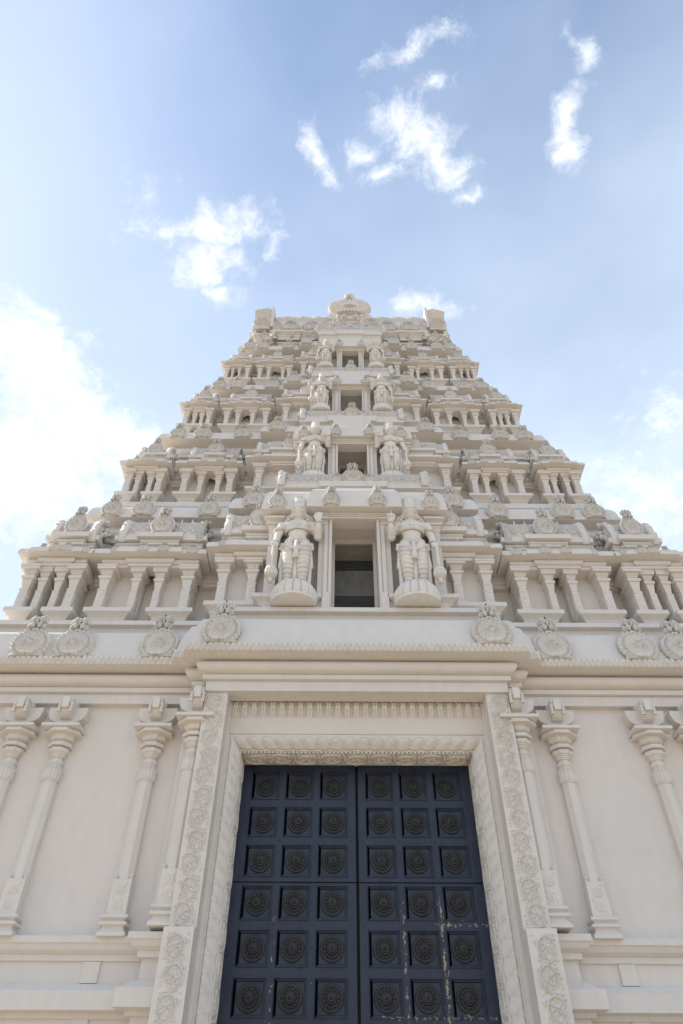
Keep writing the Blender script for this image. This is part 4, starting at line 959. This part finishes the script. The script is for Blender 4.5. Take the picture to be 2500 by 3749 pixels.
    d.tube([(0, -.075, .43), (0, -.082, .33), (.0, -.075, .27), (0, -.07, .262), (0, -.058, .255), (0, -.05, .12), (0, -.045, .02)], [.018, .02, .026, .028, .014, .016, .02], 8)
    pts = [(x, -.062-.018*math.cos(x*22), .405-.055*math.cos(x*16)) for x in np.linspace(-.1, .1, 13)]; d.tube(pts, [.008+.012*math.cos(x*15) for x in np.linspace(-.1, .1, 13)], 6)
    for sg in (-1, 1):
        d.ball((.125*sg, -.02, .40), (.02, .02, .025)); d.ball((.12*sg, -.02, .435), (.02, .018, .02))
        vs = []
        for (z, w0, w1) in ((.42, .10, .125), (.30, .10, .135), (.22, .098, .142), (.215, .095, .145), (.20, .1, .13), (.10, .095, .13), (.0, .09, .125)):
            vs += [(sg*w0, -.005, z), (sg*(w0+w1)/2, -.028, z), (sg*w1, -.012, z), (sg*w1, .02, z), (sg*w0, .02, z)]
        fs = [(i*5+q, i*5+(q+1) % 5, (i+1)*5+(q+1) % 5, (i+1)*5+q) for i in range(6) for q in range(5)]+[(0, 1, 2, 3, 4), (34, 33, 32, 31, 30)]
        d.add(vs, fs)
    cloth = d.mesh('draped_cloth', M_stat, smooth=True)
    # mace
    m = MB(); m.lathe([(.010, .40), (.014, .395), (.011, .38), (.012, .16), (.022, .155), (.03, .15), (.024, .145), (.045, .135), (.062, .11), (.066, .085), (.060, .06), (.042, .035), (.022, .022), (.02, .0), (.026, -.01), (.0, -.012)], 20, 'Z', (-.185, -.085, 0))
    for q in range(10):
        a0 = 2*math.pi*q/10
        for s_ in (1, -1): m.tube([(-.185+rr_*math.cos(a0+s_*t_), -.085+rr_*math.sin(a0+s_*t_), zz) for t_, rr_, zz in ((0, .047, .135), (.2, .067, .09), (.45, .054, .045), (.55, .03, .027))], .003, 4)
    m.v = [((x+.185)*(.80 if z < .16 else 1)-.185, (y+.085)*(.80 if z < .16 else 1)-.085, z) for x, y, z in m.v]; mace = m.mesh('mace', M_stat, smooth=True)
    # lotus pedestal
    l = MB(); nu, nv = 15*16+1, 14; u = np.linspace(0, 2*math.pi, nu)[None, :]; v = np.linspace(0, 1, nv)[:, None]
    f = (u/(2*math.pi)*16 % 1)-.5; H = .012*np.cos(math.pi*f)**.5-.012*bump(np.abs(f)-.5, .06)+.006*bump(np.abs(f)-.3*(1-v*.6), .04)
    rad = .160+.022*np.sin(v*math.pi)+H*.8; rad = rad-.022*v
    l.grid(np.stack([rad*np.cos(u), rad*.92*np.sin(u)+.02, np.broadcast_to(-.144+.144*v, rad.shape)], -1))
    l.rings(0, .02, [((.176, .168), -.165), ((.180, .172), -.163), ((.180, .172), -.145), ((.165, .155), -.142)], 40); l.rings(0, .02, [((.150, .135), -.004), ((.15, .135), .001)], 40)
    lot = l.mesh('lotus_pedestal', M_stat, angle=50)
    return dict(body=body, crown=crown_, halo=halo, ornaments=jew, draped_cloth=cloth, mace=mace, lotus_pedestal=lot)
SM = [statue_meshes(0), statue_meshes(1)]
def statue(x, y, z, h, var, flip, label):
    o = empty('guardian_statue', (x, y, z)); o.scale = (h*(-1 if flip else 1), h, h)
    tag(o, label, 'statue', 'guardian statues on the tower')
    for n_, me in SM[var].items():
        c = bpy.data.objects.new(n_, me); col.objects.link(c); c.parent = o
        if n_ == 'lotus_pedestal' and h < 2: c.scale = (.95, .62, 1)
    return o
ST = [(1.04, -.87, 8.90, 2.16), (.86, -.06, 12.71, 1.77), (.79, .51, 15.99, 1.40), (.74, 1.09, 18.84, 1.28), (.41, 1.60, 21.80, .78)]
where = ['left of the tall meshed opening, largest statue on the left', 'left of the second opening up', 'left of the third opening up', 'left of the topmost opening', 'left of two small ones before the dormer under the fan crest']
where2 = ['right of the tall meshed opening, largest statue on the right', 'right of the second opening up', 'right of the third opening up', 'right of the topmost opening', 'right of two small ones before the dormer under the fan crest']
for i, (x, y, z, h) in enumerate(ST):
    statue(-x, y, z, h, 0, False, 'crowned monkey-faced guardian '+where[i])
    statue(x, y, z, h, 1, True, 'crowned monkey-faced guardian '+where2[i])
# small crouching figures under the ends of the crown roof
def lion_mesh():
    b = MB(); b.ball((0, 0, .30), (.17, .30, .17), 12, 8); b.ball((0, -.26, .36), (.17, .16, .2), 12, 8); b.ball((0, -.38, .58), (.14, .14, .15), 12, 8); b.ball((0, -.50, .54), (.07, .09, .07))
    for sg in (-1, 1):
        limb(b, [(.12*sg, -.30, .30), (.14*sg, -.38, .14), (.14*sg, -.48, .04)], [.08, .055, .05]); limb(b, [(.13*sg, .22, .24), (.2*sg, .05, .18), (.18*sg, -.02, .05), (.18*sg, -.12, .04)], [.12, .08, .05, .05]); b.ball((.1*sg, -.36, .72), (.04, .03, .05))
    limb(b, [(0, .3, .3), (.08, .42, .45), (.02, .36, .62)], [.04, .03, .04])
    return remesh(b, .03, 'crouching_lion', M_stat, 2)
ME_lion = lion_mesh()
for x, ry, lab in ((-3.02, -35, 'small stone lion crouching at the far left end below the crown roof'), (-2.62, 40, 'small stone lion beside the far left one, under the crown roof'), (2.62, -40, 'small stone lion second from the right end below the crown roof'), (3.02, 35, 'small stone lion crouching at the far right end below the crown roof')):
    o = bpy.data.objects.new('crouching_lion', ME_lion); col.objects.link(o); o.location = (x, 1.84, F5+.03); o.rotation_euler = (0, 0, R(ry)); o.scale = (.55, .55, .55)
    tag(o, lab, 'statue', 'small lions under the crown roof')
